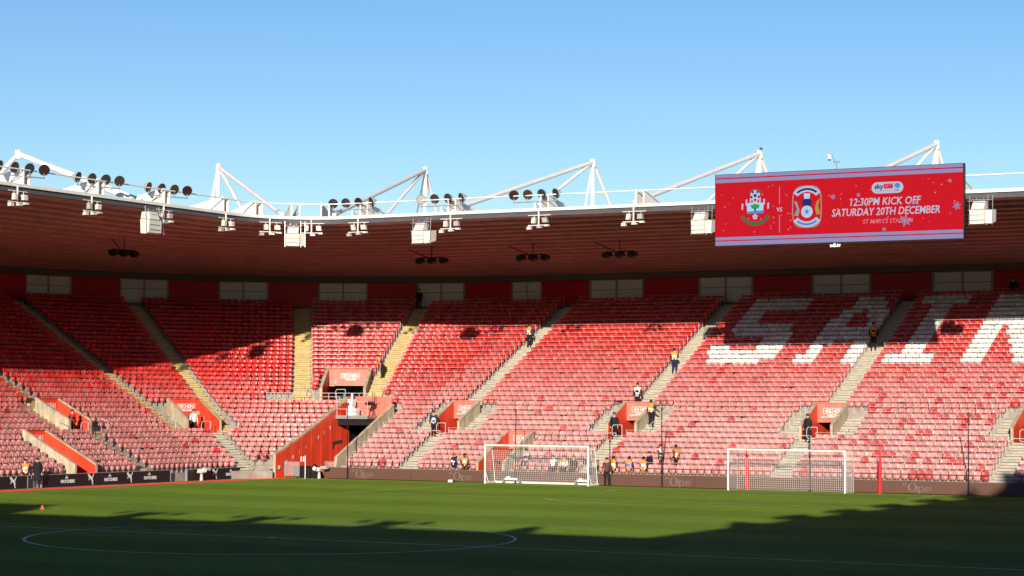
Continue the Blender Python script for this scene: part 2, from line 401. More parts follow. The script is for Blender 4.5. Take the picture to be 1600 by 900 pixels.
# mouths with their painted walls
SIGNS = {0: ('39 40', 'red_faded'), 1: ('41 42', 'red_faded'), 2: ('42 43', 'red_faded'), 3: ('44 45', 'red_faded'), 4: ('33 34', 'red_paint'), 5: ('ITCHEN', 'red_paint'), 6: ('ITCHEN', 'red_faded'), 7: ('41 42', 'red_faded'), 8: ('34', 'red_paint')}
def mouth(i):
    g, s0, hw, d0, d1, zl = VOMS[i]
    p, n, t = fr(g, s0, d0); X, Y = v3(t, 0), v3(n, 0)
    def P(a, dd, z): return v3(p+t*a+n*(dd-d0), z)
    ground = zl == 0.0
    fd = d0-.15; bd = d1+.1
    for sg in (-1, 1):
        a0 = sg*hw; th = sg*.16; ob = MB(); co = MB(); inn = MB()
        base = zl-.35 if not ground else -.03
        prof = [(fd, base), (fd, zt(fd)), (bd, zt(bd)), (bd, zl+.4)]
        ob.prism([P(a0, dd, z) for dd, z in prof], X*th); w = link('mouth_wall', ob, 'wall_beige', stand)
        prof = [(fd+.02, base), (fd+.02, zt(fd)-.03), (bd-.02, zt(bd)-.03), (bd-.02, zt(bd)-1.25), (bd+2.6, zt(bd)-1.25), (bd+2.6, zl-.6)]
        inn.prism([P(a0-sg*.002, dd, z) for dd, z in prof], X*(-sg*.03))
        q0, q1 = P(a0+th/2, fd-.02, zt(fd)+.03), P(a0+th/2, bd, zt(bd)+.03); dd = (q1-q0); L = dd.length; dd.normalize()
        co.box((q0+q1)/2, (.22, L, .05), X, dd, X.cross(dd))
        link('coping', co, 'wall_beige', w); link('inner_wall', inn, 'red_paint', w)
    hb = zt(d1)-1.18; ht = zt(d1)+.02
    h = MB(); h.box(P(0, d1+.05, (hb+ht)/2), (2*hw-.07, .14, ht-hb), X, Y)
    h.box(P(0, d1+.02, ht+.03), (2*hw-.02, .24, .05), X, Y)
    w = link('header', h, SIGNS[i][1], stand)
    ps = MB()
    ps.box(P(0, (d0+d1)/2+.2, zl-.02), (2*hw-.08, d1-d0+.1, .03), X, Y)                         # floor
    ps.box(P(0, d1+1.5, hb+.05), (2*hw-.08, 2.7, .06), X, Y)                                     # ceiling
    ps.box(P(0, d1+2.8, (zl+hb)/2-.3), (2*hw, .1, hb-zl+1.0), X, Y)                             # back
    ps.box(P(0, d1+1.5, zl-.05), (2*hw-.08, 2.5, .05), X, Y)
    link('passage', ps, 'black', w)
    # sign on the header
    zc = (hb+ht)/2+.12; dsg = d1-.03; tx = SIGNS[i][0]; wd = min(1.15*2*hw*.5, 1.25)
    fm = MB()
    for z in (zc-.17, zc+.17): fm.box(P(0.1, dsg, z), (wd+.14, .012, .03), X, Y)
    for a in (-wd/2-.07, 0 if ' ' in tx else -wd*.28, wd/2+.07): fm.box(P(.1+a, dsg, zc), (.03, .012, .31), X, Y)
    link('sign_frame', fm, 'print_white', w)
    place_text('sign_text', tx, .30, P(.1, dsg-.004, zc-.01), X, (0, 0, 1), 'print_white', w, .012, width=wd-.08)
    place_text('sign_text', 'WELCOME', .16, P(.15, dsg-.004, zc-.28), X, (0, 0, 1), 'print_white', w, .008)
    # handrails on the landing
    if not ground:
        def hr(*paths):
            b = MB()
            for pth in paths: b.path(pth, .024)
            link('handrail', b, 'rail', stand)
        for a in (-hw-1.25, hw+1.25):
            z0 = zrow(int(round(d0/T))-1) if i != 6 else zl
            hr([P(a, d0-.55, z0), P(a, d0-.55, z0+.95), P(a, d0+.1, z0+1.2)])
        hr([P(-hw*.9, d0-.6, zl), P(-hw*.9, d0-.6, zl+.42), P(-.15, d0-.6, zl+.42), P(-.15, d0-.6, zl)])
        hr([P(.25, d0-.55, zl), P(.25, d0-.55, zl+.95), P(-.35, d0-.55, zl+.95), P(-.45, d0-.55, zl+.8), P(-.45, d0-.55, zl+.35), P(-.35, d0-.55, zl+.25), P(.25, d0-.55, zl+.25)])
for i in range(len(VOMS)): mouth(i)

# players' tunnel cut through the corner
def tunnel():
    ys = [0.3+i*.6 for i in range(16)]
    def wall_poly(x, y0): return [(x, y0, -.03)]+[(x, y, zt(dist(x, y))) for y in ys if y >= y0]+[(x, ys[-1], -.03)]
    for x, y0, sx in ((TX1, 1.9, .2), (TX0, .3, -.2)):
        b = MB(); b.prism(wall_poly(x, y0), (sx, 0, 0)); w = link('tunnel_wall', b, 'wall_beige', stand); co = MB()
        yy = [y for y in ys if y >= y0]; x += sx/2; pr = []
        for y in yy: pr.append((x-.13, y, zt(dist(x, y))+.005))
        top = [(p[0], p[1], p[2]+.05) for p in pr]
        co.prism(pr+top[::-1], (.26, 0, 0)); link('coping', co, 'wall_beige', w)
        if sx > 0:
            q = MB(); pl = wall_poly(TX1, 1.9); q.prism([(p[0]-.004, p[1], p[2]-(.04 if p[2] > 0 else 0)) for p in pl], (-.03, 0, 0)); link('cladding_panel', q, 'red_paint', w)
    # ribbed red cladding, one sheet after another
    for i, (a, c) in enumerate(zip(ys[:-1], ys[1:])):
        q = MB(); z0, z1 = zt(dist(TX0, a))-.04, zt(dist(TX0, c))-.04
        q.prism([(TX0+.004, a+.006, -.02), (TX0+.004, c-.006, -.02), (TX0+.004, c-.006, z1), (TX0+.004, a+.006, z0)], (.03+.012*(i % 2), 0, 0))
        link('cladding_panel', q, 'red_paint', w)
    h = MB(); h.box(((TX0+TX1)/2, TY1+.1, 4.55), (TX1-TX0-.08, .16, 1.9)); link('header', h, 'red_faded', w)
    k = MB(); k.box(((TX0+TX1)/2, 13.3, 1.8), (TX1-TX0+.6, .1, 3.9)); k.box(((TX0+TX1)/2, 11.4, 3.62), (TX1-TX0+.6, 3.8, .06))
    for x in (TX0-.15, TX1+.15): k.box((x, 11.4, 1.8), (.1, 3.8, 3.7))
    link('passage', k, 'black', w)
    pf = MB(); pf.box((-1.25, 8.4, 4.02), (2.6, 1.7, .14)); pf.box((-1.25, 7.54, 4.06), (2.64, .03, .24))
    link('camera_platform', pf, 'galvanised', w)
    pu = MB(); pu.box((-.8, 8.45, 3.9), (3.4, 1.6, .05)); pu.box((-.8, 7.75, 3.7), (3.4, .08, .4)); link('platform_frame', pu, 'black', w)
    rl = MB()
    for x in (-2.5, -1.25, 0.0): rl.tube((x, 7.6, 4.1), (x, 7.6, 5.15), .024)
    for z in (4.62, 5.13): rl.tube((-2.5, 7.6, z), (0, 7.6, z), .02)
    rl.path([(0, 7.6, 5.13), (0, 9.2, 5.13)], .02); link('handrail', rl, 'rail', w)
tunnel()
# railing along the corner walkway
def walkway_rail():
    b = MB(); ang = [47+2.0*i for i in range(16)]; D = 7.2; zz = zrow(11)
    pts = [fr('C', a, D)[0] for a in ang]
    for z in (.5, 1.0): b.path([v3(p, zz+z) for p in pts], .022)
    for p in pts: b.tube(v3(p, zz), v3(p, zz+1.0), .022)
    p0 = [fr('C', a, 8.4)[0] for a in (60, 61.5, 63)]
    link('handrail', b, 'rail', stand)
walkway_rail()

# ---------------------------------------------------------------- seats
def seat_template():
    V = []; F = []
    xs = [-.225, -.16, -.055, .055, .16, .225]; zs = [.60, .68, .78, .84]; n = len(xs)
    for back in (0, 1):
        for j, z in enumerate(zs):
            for i, x in enumerate(xs):
                w = 1.0
                if j == 0: w = .93
                if j == 3: w = .90
                zz = z - (.035 if j == 3 and i in (0, n-1) else 0)
                y = -.055*(1-(x/.225)**2)*-1 - .02 + (z-.42)*.16     # hollow towards the sitter
                y = .03*(x/.225)**2*-1.6 + (z-.42)*.16
                V.append((x*w, y+(.035 if back else 0), zz))
    N = n*len(zs)
    for j in range(len(zs)-1):
        for i in range(n-1):
            a = j*n+i; F.append((a, a+1, a+n+1, a+n)); F.append((N+a+n, N+a+n+1, N+a+1, N+a))
    for i in range(n-1):
        F.append((i+1, i, N+i, N+i+1)); a = (len(zs)-1)*n+i; F.append((a, a+1, N+a+1, N+a))
    for j in range(len(zs)-1):
        a = j*n; F.append((a, a+n, N+a+n, N+a)); a = j*n+n-1; F.append((a+n, a, N+a, N+a+n))
    back = (np.array(V), list(F))
    # folded-up pan: shallow tapered tray in front of the back
    P = []; Q = []
    for y, z, w in ((-.035, .30, .19), (-.02, .565, .212), (-.10, .31, .17), (-.105, .56, .205)):
        P += [(-w, y, z), (w, y, z)]
    Q = [(0, 2, 3, 1), (4, 5, 7, 6), (0, 1, 5, 4), (2, 6, 7, 3), (0, 4, 6, 2), (1, 3, 7, 5)]
    # bracket to the step
    P2 = []; Q2 = []
    for z, y0, y1 in ((0.0, -.02, .03), (.44, -.05, .0)):
        P2 += [(-.02, y0, z), (.02, y0, z), (.02, y1, z), (-.02, y1, z)]
    Q2 = [(0, 1, 5, 4), (1, 2, 6, 5), (2, 3, 7, 6), (3, 0, 4, 7)]
    return back, (np.array(P), Q), (np.array(P2), Q2)
BK, PN, BR = seat_template()
def seat_spots():
    """every seat: (seg, s, row, block start)"""
    out = []; pitch = .48
    edges = {'L': [L_END, CY], 'C': [0, 90], 'R': [CX, R_END]}
    for k in range(K0, K1):
        D = (k+1)*T-.16
        for g in 'LCR':
            a, b = edges[g]; Rr = (R0+D) if g == 'C' else 1
            ln = (b-a) if g != 'C' else R(b-a)*Rr
            N = int(ln/.06); run = []
            # free runs along the row
            for i in range(N+1):
                s = a+(b-a)*i/N
                free = not (in_stair(g, s, k, .04) or clear_zone(g, s, k))
                if free: run.append(s)
                if (not free or i == N) and run:
                    w = (run[-1]-run[0]) if g != 'C' else R(run[-1]-run[0])*Rr
                    m = int(w/pitch)
                    if m >= 1:
                        st = (run[-1]-run[0])/m
                        for q in range(m): out.append((g, run[0]+st*(q+.5), k, q, run[0]))
                    run = []
    return out
SPOTS = seat_spots()
def letter(x, r):
    """white seats spell S A I N in the end stand; x along the row, r = row"""
    def box(x0, x1, r0, r1): return x0 <= x <= x1 and r0 <= r <= r1
    def slope(xa, ra, xb, rb, w): return ra <= r <= rb and abs(x-(xa+(xb-xa)*(r-ra)/(rb-ra))) < w/2
    S = (box(21.8, 25.6, 19, 20) or box(21.5, 26.4, 20, 21) or box(24.8, 26.5, 21, 25) or box(22.0, 26.2, 25, 27) or box(21.6, 23.4, 26, 31) or box(21.8, 26.2, 31, 33) or box(21.2, 22.7, 21, 22))
    A = slope(28.9, 19, 29.3, 28, 1.35) or slope(29.3, 28, 30.4, 33, 1.35) or slope(32.0, 19, 31.9, 28, 1.35) or slope(31.9, 28, 30.9, 33, 1.35) or box(29.3, 31.9, 24, 26)
    I = box(34.5, 37.6, 19, 20) or box(34.5, 37.6, 32, 33) or box(35.3, 36.8, 21, 31)
    N_ = box(39.7, 41.2, 19, 33) or slope(43.9, 19, 40.6, 33, 1.7) or box(43.2, 44.7, 19, 33)
    return S or A or I or N_
FADE_TOP = 25.0
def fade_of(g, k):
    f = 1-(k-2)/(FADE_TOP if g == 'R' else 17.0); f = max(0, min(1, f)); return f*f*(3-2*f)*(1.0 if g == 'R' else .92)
one = [i for i, (g, s, k, q, a) in enumerate(SPOTS) if g == 'R' and K0 <= k <= 9 and 33.3 < s < 45.6]
one.sort(key=lambda i: (SPOTS[i][2], SPOTS[i][1])); one = set(one[:300])
def build_seats():
    tv = np.concatenate([BK[0], PN[0], BR[0]]); nb, npn = len(BK[0]), len(PN[0])
    tf = [tuple(f) for f in BK[1]]+[tuple(a+nb for a in f) for f in PN[1]]+[tuple(a+nb+npn for a in f) for f in BR[1]]
    tf = np.array(tf); isbr = np.array([0]*(len(BK[1])+len(PN[1]))+[1]*len(BR[1]))
    idx = [i for i in range(len(SPOTS)) if i not in one]; n = len(idx)
    pos = np.zeros((n, 3)); nn = np.zeros((n, 2)); fade = np.zeros(n); rnd = rng.random(n); wh = np.zeros(n, int)
    for j, i in enumerate(idx):
        g, s, k, q, a = SPOTS[i]; p, nrm, t = fr(g, s, (k+1)*T-.16)
        pos[j] = (p.x, p.y, zrow(k)); nn[j] = nrm; fade[j] = fade_of(g, k)
        if g == 'R' and letter(s, k): wh[j] = 1
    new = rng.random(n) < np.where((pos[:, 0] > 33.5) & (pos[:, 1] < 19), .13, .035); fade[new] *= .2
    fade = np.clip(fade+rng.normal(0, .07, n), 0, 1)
    jx = rng.normal(0, .008, n); jr = rng.normal(0, .02, n); tip = rng.random(n) < .012
    c, s_ = np.cos(jr), np.sin(jr)
    Y = np.stack([nn[:, 0]*c-nn[:, 1]*s_, nn[:, 0]*s_+nn[:, 1]*c], 1); X = np.stack([Y[:, 1], -Y[:, 0]], 1)
    tvx = np.repeat(tv[None], n, 0)
    # a few pans are down
    pan = np.array(PN[0]); down = pan.copy(); yy = pan[:, 1]+.05; zz = pan[:, 2]-.36; down[:, 1] = -.06-zz*1.2; down[:, 2] = .44+yy*.6
    tvx[tip, nb:nb+npn] = down
    wx = pos[:, None, 0]+X[:, None, 0]*(tvx[:, :, 0]+jx[:, None])+Y[:, None, 0]*tvx[:, :, 1]
    wy = pos[:, None, 1]+X[:, None, 1]*(tvx[:, :, 0]+jx[:, None])+Y[:, None, 1]*tvx[:, :, 1]
    wz = pos[:, None, 2]+tvx[:, :, 2]
    V = np.stack([wx, wy, wz], -1).reshape(-1, 3); nv = len(tv)
    F = (tf[None]+(np.arange(n)*nv)[:, None, None]).reshape(-1, 4)
    me = bpy.data.meshes.new('seats'); me.vertices.add(len(V)); me.vertices.foreach_set('co', V.ravel().astype(np.float32))
    me.loops.add(F.size); me.loops.foreach_set('vertex_index', F.ravel().astype(np.int32))
    me.polygons.add(len(F)); me.polygons.foreach_set('loop_start', (np.arange(len(F))*4).astype(np.int32))
    mi = np.where(isbr[None] == 1, 2, wh[:, None]).ravel().astype(np.int32)
    me.polygons.foreach_set('material_index', mi)
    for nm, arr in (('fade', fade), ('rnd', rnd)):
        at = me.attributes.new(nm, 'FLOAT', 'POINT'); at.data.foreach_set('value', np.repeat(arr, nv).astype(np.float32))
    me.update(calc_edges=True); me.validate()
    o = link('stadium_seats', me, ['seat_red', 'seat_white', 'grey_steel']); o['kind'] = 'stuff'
    return tag(o, 'tier upon tier of red, faded pink and white plastic stadium seats', 'seats')
build_seats()
ORD = ['zeroth', 'first', 'second', 'third', 'fourth', 'fifth', 'sixth', 'seventh', 'eighth', 'ninth', 'tenth', 'eleventh', 'twelfth', 'thirteenth', 'fourteenth', 'fifteenth', 'sixteenth', 'seventeenth', 'eighteenth', 'nineteenth', 'twentieth']
ORD += ['twenty-'+w for w in ORD[1:10]]+['thirtieth']
def single_seats():
    mb = MB(); mb.v = [tuple(p) for p in BK[0]]; mb.f = [tuple(f) for f in BK[1]]; mb.m = [0]*len(mb.f); me_b = mb.mesh('backrest'); me_b.materials.append(MATS['seat_red_single'])
    mp = MB(); mp.v = [tuple(p) for p in PN[0]]; mp.f = [tuple(f) for f in PN[1]]; mp.m = [0]*len(mp.f); me_p = mp.mesh('seat_pan'); me_p.materials.append(MATS['seat_red_single'])
    mr = MB(); mr.v = [tuple(p) for p in BR[0]]; mr.f = [tuple(f) for f in BR[1]]; mr.m = [0]*len(mr.f); me_r = mr.mesh('bracket'); me_r.materials.append(MATS['grey_steel'])
    for me in (me_b, me_p, me_r): me.polygons.foreach_set('use_smooth', [True]*len(me.polygons))
    cnt = {}
    for i in sorted(one, key=lambda i: (SPOTS[i][2], SPOTS[i][1])):
        g, s, k, q, a = SPOTS[i]; p, n, t = fr(g, s, (k+1)*T-.16)
        cnt[k] = cnt.get(k, 0)+1; row = k-K0+1
        if k < 5: lab = f'faded red seat, {ORD[cnt[k]]} right of the steps by the right goal, {ORD[row]} row up'
        else: lab = f'faded red seat, {ORD[cnt[k]]} right of the fourth red entrance, {ORD[row]} row up'
        r = empty('stadium_seat', (p.x+random.gauss(0, .008), p.y, zrow(k)), random.gauss(0, .02))
        tag(r, lab, 'seat', 'faded red seats beside the right goal')
        fd = fade_of(g, k)*(.2 if random.random() < .14 else 1)+random.gauss(0, .06); rd = random.random()
        for nm, me in (('backrest', me_b), ('seat_pan', me_p), ('bracket', me_r)):
            o = bpy.data.objects.new(nm, me); COL.objects.link(o); o.parent = r; o['fade'] = max(0.0, min(1.0, fd)); o['rnd'] = rd
single_seats()
# safety rails behind every row of the end stand and its share of the corner
def rails():
    runs = {}
    for g, s, k, q, a in SPOTS:
        if g == 'R' or (g == 'C' and s > 57 and k > 11) or (g == 'C' and s > 76): runs.setdefault((g, k, round(a, 2)), []).append(s)
    for (g, k, a), ss in runs.items():
        if len(ss) < 2: continue
        b = MB(); h = (ss[1]-ss[0])/2; D = (k+1)*T-.045; z = zrow(k)
        xs = [ss[0]-h]+[x+h for x in ss[1::2]]
        if xs[-1] < ss[-1]: xs.append(ss[-1]+h)
        P = [fr(g, x, D)[0] for x in xs]
        for p in P: b.tube(v3(p, z), v3(p, z+.975), .019, n=4, cap=False)
        if g == 'R': b.tube(v3(P[0], z+.96), v3(P[-1], z+.96), .011, n=4)
        else: b.path([v3(p, z+.96) for p in P], .011, n=4)
        link('safety_rail', b, 'rail', stand)
rails()

# ---------------------------------------------------------------- roof
roof = tag(empty('stadium_roof', (4, 1, 17)), 'stand roof with dark red soffit and white steel edge under open sky', 'roof')
DE = -3.0
def zs(D): return 17.05-(D-DE)/(DW+.2-DE)*2.0
def roof_shell():
    s = MB(); tp = MB()
    for g, a, c in stations():
        Ds = [DE, 3, 9, 15, DW+.5]
        for d0, d1 in zip(Ds[:-1], Ds[1:]):
            P = [(fr(g, x, D)[0], zs(D)) for x, D in ((a, d0), (a, d1), (c, d1), (c, d0))]
            s.poly([v3(p, z) for p, z in P])
        P = [fr(g, x, D)[0] for x, D in ((a, DE), (c, DE), (c, DW+3), (a, DW+3))]
        tp.poly([v3(P[0], 17.36), v3(P[1], 17.36), v3(P[2], 16.9), v3(P[3], 16.9)])
        tp.poly([v3(P[3], 12), v3(P[2], 12), v3(P[2], 16.9), v3(P[3], 16.9)])
    link('soffit', s, 'soffit', roof); link('roof_deck', tp, 'roof_top', roof)
    for i in range(16):
        D = -1.2+i*1.62; b = MB()
        for g, a, c in stations():
            P = [fr(g, x, DD)[0] for x, DD in ((a, D), (c, D), (c, D+.14), (a, D+.14))]; z = zs(D)
            b.poly([v3(P[0], z), v3(P[1], z), v3(P[1], z-.20), v3(P[0], z-.20)][::-1]); b.poly([v3(P[0], z-.20), v3(P[1], z-.20), v3(P[2], z-.20), v3(P[3], z-.20)])
            b.poly([v3(P[2], z), v3(P[3], z), v3(P[3], z-.20), v3(P[2], z-.20)][::-1])
        link('purlin', b, 'purlin', roof)
    # edge: white gutter, grey trim below, walkway rail above
    def ring(name, D, z0, z1, th, m):
        b = MB()
        for g, a, c in stations():
            P = [fr(g, x, DD)[0] for x, DD in ((a, D), (c, D), (c, D+th), (a, D+th))]
            b.prism([v3(p, z0) for p in P], (0, 0, z1-z0))
        link(name, b, m, roof)
    ring('gutter', DE-.18, 17.23, 17.42, .2, 'white_steel'); ring('edge_trim', DE-.05, 16.93, 17.215, .3, 'edge_grey')
    b = MB(); Q = []
    for g, a, c in stations(): Q.append(v3(fr(g, a, DE-.1)[0], 18.25))
    Q.append(v3(fr('R', R_END, DE-.1)[0], 18.25)); b.path(Q, .045); link('edge_rail', b, 'white_steel', roof)
roof_shell()
BRK = [('R', x) for x in (3.82, 10.54, 17.3, 23.94, 30.6, 37.25, 43.9, 50.5)]+[('C', 20.0), ('C', 47.0), ('C', 68.0)]+[('L', y) for y in (-6.2, -12.4, -18.8, -25.4, -32)]
def rafter_nose(g, s):
    b = MB(); p, n, t = fr(g, s, DE-.1); X = v3(t, 0)
    def P(dd, z): return v3(p+n*dd, z)
    b.prism([P(0, 17.4), P(0, 18.35), P(.25, 18.35), P(3.4, 17.7), P(3.4, 17.4)], X*.10)
    b.prism([P(0, 17.4)+X*.55, P(0, 18.2)+X*.55, P(.2, 18.2)+X*.55, P(3.0, 17.7)+X*.55, P(3.0, 17.4)+X*.55], X*.08)
    b.tube(P(.1, 18.2), P(.1, 18.2)+X*.6, .06)
    link('rafter_nose', b, 'white_steel', roof)
for g, s in BRK: rafter_nose(g, s)
def truss(apex, feet, rr):
    a = Vector(apex); b = MB(); b.tube(a-Vector((0, 0, .35)), a+Vector((0, 0, .22)), .22, .19, n=10)
    t = link('roof_truss', b, 'white_steel', roof)
    for f, r in zip(feet, rr):
        q = MB(); q.tube(a, f, r, n=10); link('strut', q, 'white_steel', t)
def truss_on(g, s, D=17.8, z=22.75, alt=False):
    P = lambda dd, off, zz: v3(fr(g, s, dd)[0]+fr(g, s, dd)[2]*off, zz)
    truss(P(D, 0, z), [P(DE+.4, 0, 17.6), P(DE+8.6, .0, 17.2), P(D-.2, -1.0, 16.8), P(D, .0, 16.8), P(D+6, 0, 16.8)], [.155, .125, .08, .14, .13])
for x in (10.6, 23.7, 36.5, 49.8): truss_on('R', x)
truss_on('C', 76.3); truss_on('C', 41.5, 17.3)
truss((-12.2, -14.8, 20.75), [(-2.6, -15.3, 17.4), (-2.6, -14.4, 17.4), (-13, -18.5, 16.9), (-16.5, -14.9, 16.9)], [.16, .16, .13, .13])
# the dark ball on one apex
b = MB(); b.tube((23.8, 21.3, 22.9), (23.8, 21.3, 23.15), .11, .11, n=8); link('beacon', b, 'black', roof)

# ---------------------------------------------------------------- floodlights, loudspeakers and fixtures along the roof edge
def disc_lamp():
    """returns body and lens meshes, mouth towards -Y"""
    b = MB(); n = 14
    prof = [(.0, .34), (-.03, .36), (.16, .30), (.30, .14), (.36, .13)]
    ring = []
    for y, r in ((-.04, .36), (.05, .355), (.2, .27), (.3, .14), (.42, .12)):
        ring.append([(r*math.cos(2*math.pi*k/n), y, r*math.sin(2*math.pi*k/n)) for k in range(n)])
    for A, B_ in zip(ring[:-1], ring[1:]):
        for k in range(n): b.poly([A[k], A[(k+1) % n], B_[(k+1) % n], B_[k]])
    b.poly(ring[-1][::-1])
    l = MB(); l.poly([(.335*math.cos(2*math.pi*k/n), -.005, .335*math.sin(2*math.pi*k/n)) for k in range(n)][::-1])
    return b.mesh('lamp_housing'), l.mesh('lens')
LB, LL = disc_lamp(); LB.materials.append(MATS['lamp_body']); LL.materials.append(MATS['lamp_glass'])
FLN = 0
def floodlight(loc, rz, label, group='floodlight clusters on the roof edge'):
    r = tag(empty('floodlight_cluster', loc, rz), label, 'floodlight', group)
    b = MB(); b.tube((0, 0, -.1), (0, 0, .38), .07); b.tube((0, 0, .3), (.0, .8, .0), .05); local('post', b, 'white_steel', r)
    b = MB(); b.tube((-1.55, -.05, .38), (1.55, -.05, .38), .035); local('crossbar', b, 'grey_steel', r)
    for i, x in enumerate((-1.5, -.5, .5, 1.5)):
        b = MB(); b.tube((x, -.05, .38), (x, -.05, .65), .03)
        h = bpy.data.objects.new('lamp', LB); COL.objects.link(h); h.parent = r
        h.location = (x, -.05, .85); h.scale = (.92, .92, .92); h.rotation_euler = (R(16), 0, R((20, 4, -6, -24)[i]+random.uniform(-5, 5)))
        l = bpy.data.objects.new('lens', LL); COL.objects.link(l); l.parent = h
        l.material_slots[0].link = 'OBJECT'; l.material_slots[0].material = MATS['lamp_glass_pale' if (i == 0 and 'pale' in label) else random.choice(('lamp_glass', 'lamp_glass', 'lamp_glass_red', 'lamp_glass_brown'))]
        local('yoke', b, 'grey_steel', r)
    return r
# (roof edge position, facing) ; -Y of the cluster looks at the pitch
FLOODS = [((3.25, .42, 17.45), 0, 'four dark round floodlights just left of the middle roof mast'), ((10.1, .42, 17.45), 0, 'four round floodlights just right of the middle roof mast, leftmost lens pale'),
          ((16.95, .42, 17.45), 0, 'four round floodlights in front of the mast left of the big screen'),
          ((-2.55, -11.9, 17.5), R(75), 'four round floodlights on the left roof, nearest to the pitch corner'), ((-2.55, -18.6, 17.5), R(75), 'four round floodlights on the left roof, middle of three clusters'),
          ((-2.55, -25.4, 17.5), R(75), 'four round floodlights at the far left edge below a white mast peak')]
for l, z, t in FLOODS: floodlight(l, z, t)
def loudspeaker(g, s, label, wid=1.25):
    p, n, t = fr(g, s, DE-.35); rz = math.atan2(t.y, t.x)
    r = tag(empty('loudspeaker', (p.x, p.y, 15.2), rz), label, 'loudspeaker', 'white loudspeakers under the roof edge')
    b = MB()
    b.prism([(-wid/2, -.1, 0), (-wid/2, -.40, .08), (-wid/2, -.5, .95), (-wid/2, .35, 1.0), (-wid/2, .3, .05)], (wid*.8, 0, 0)); local('lower_cabinet', b, 'speaker_white', r)
    b = MB(); b.prism([(-wid*.42, -.46, 1.0), (-wid*.36, -.2, 1.52), (-wid*.36, .4, 1.52), (-wid*.42, .4, 1.06)], (wid*.66, 0, 0)); local('upper_cabinet', b, 'speaker_white', r)
    b = MB(); b.prism([(wid*.31, -.40, .1), (wid*.31, -.48, .93), (wid*.31, .5, 1.05), (wid*.31, .45, .3)], (wid*.34, .25, 0)); local('side_cabinet', b, 'speaker_white', r)
    f = MB()
    for x in (-wid*.56, wid*.42, wid*.68): f.tube((x, -.3, .0), (x, -.15, 1.9), .028)
    for z in (.97, 1.5): f.tube((-wid*.56, -.52, z), (wid*.42, -.52, z), .025)
    f.tube((-wid*.56, -.2, 1.62), (wid*.68, -.1, 1.62), .03); f.tube((-wid*.3, 0, 1.2), (-wid*.2, 0, 1.75), .03); f.tube((wid*.25, 0, 1.2), (wid*.15, 0, 1.75), .03)
    f.tube((-wid*.5, .3, .7), (wid*.1, .2, 1.7), .025); f.tube((wid*.5, .3, .7), (-wid*.1, .2, 1.7), .025)
    local('hanging_frame', f, 'galvanised', r); r.scale = (.86, .86, .9); r.location.z = 15.35
    for z in (.3, .62):
        g_ = MB(); g_.box((-wid*.1, -.5+.0*z, z+.02), (wid*.78, .05, .02)); local('cabinet_joint', g_, 'frame_grey', r)
    g_ = MB(); g_.box((wid*.31, -.49, .52), (.035, .06, .86)); local('cabinet_joint', g_, 'frame_grey', r); return r
loudspeaker('L', -14.0, 'white fan-shaped loudspeaker under the left roof beside a floodlight bracket', 1.6)
loudspeaker('C', 49, 'white loudspeaker hanging at the corner of the roof')
loudspeaker('R', 8.8, 'white loudspeaker hanging below the middle roof mast')
loudspeaker('R', 28.55, 'white loudspeaker hanging at the left edge of the big screen')
loudspeaker('R', 45.75, 'white loudspeaker hanging right of the big screen')
def fixture(g, s, label):
    p, n, t = fr(g, s, DE-.3); r = tag(empty('roof_edge_fixture', (p.x, p.y, 16.2), math.atan2(t.y, t.x)), label, 'light fixture', 'small fixtures under the roof edge')
    b = MB(); b.tube((0, 0, 0), (0, 0, 1.05), .05); b.tube((-.75, 0, .12), (.75, 0, .12), .03); b.tube((-.75, 0, .75), (.85, 0, .75), .025); local('bracket', b, 'white_steel', r)
    for x, z, w, h in ((-.62, -.05, .34, .26), (-.3, .42, .30, .5), (.5, .42, .42, .42), (.1, -.02, .4, .14), (.62, .08, .36, .16)):
        b = MB(); b.box((x, -.08, z), (w*.8, .25, h*.72), top=.94, Z=Vector((random.uniform(-.25, .25), -.1, 1)).normalized()); b.tube((x, 0, z), (x, 0, .75 if z > .3 else .12), .02); local('lamp', b, random.choice(('speaker_white', 'speaker_white', 'lamp_body')), r)
    b = MB(); b.path([(.8, 0, .75), (.86, 0, .3), (.7, 0, 0), (.5, 0, -.06)], .016); local('cable', b, 'black', r)
for g, s, lab in (('R', 3.83, 'small fixture bracket under the roof edge beneath the floodlights left of the middle mast'), ('R', 10.9, 'small fixture bracket directly right of the loudspeaker under the middle mast'),
                  ('R', 17.33, 'small fixture bracket midway between middle mast and big screen'), ('R', 23.94, 'small fixture bracket where the long white strut meets the roof edge'),
                  ('C', 62, 'small fixture bracket just right of the corner loudspeaker'), ('C', 31, 'small fixture bracket just left of the corner loudspeaker'),
                  ('L', -6.2, 'small fixture bracket beneath the left corner mast'), ('L', -12.7, 'small fixture bracket just right of the fan-shaped loudspeaker'),
                  ('L', -19.6, 'small fixture bracket under the middle floodlights of the left roof'), ('L', -26.1, 'small fixture bracket at the far left end of the roof edge')): fixture(g, s, lab)
def hung(g, s, D, label, dx=0):
    p, n, t = fr(g, s, D); r = tag(empty('hanging_speaker_cluster', (p.x, p.y, zs(D)-1.15), math.atan2(t.y, t.x)), label, 'speaker cluster', 'dark speaker clusters under the soffit')
    b = MB(); b.tube((0, 0, .3), (0, 0, 1.15), .035); b.tube((-1.05, 0, .3), (1.05, 0, .3), .04); b.tube((-.3, 0, .3), (-1.6, -.5, .9), .04); local('hanger', b, 'black', r)
    for x in (-.95, 0, .95):
        b = MB(); b.prism([(x-.3, -.25, .0), (x-.22, -.2, .26), (x+.22, -.2, .26), (x+.3, -.25, .0), (x, -.25, -.16)], (0, .5, 0)); local('speaker', b, 'black', r)
hung('R', 10.7, 8.4, 'three dark speakers on a bar under the soffit, middle of three along the end stand'); hung('R', 17.5, 8.1, 'three dark speakers on a bar under the soffit, nearest to the big screen')
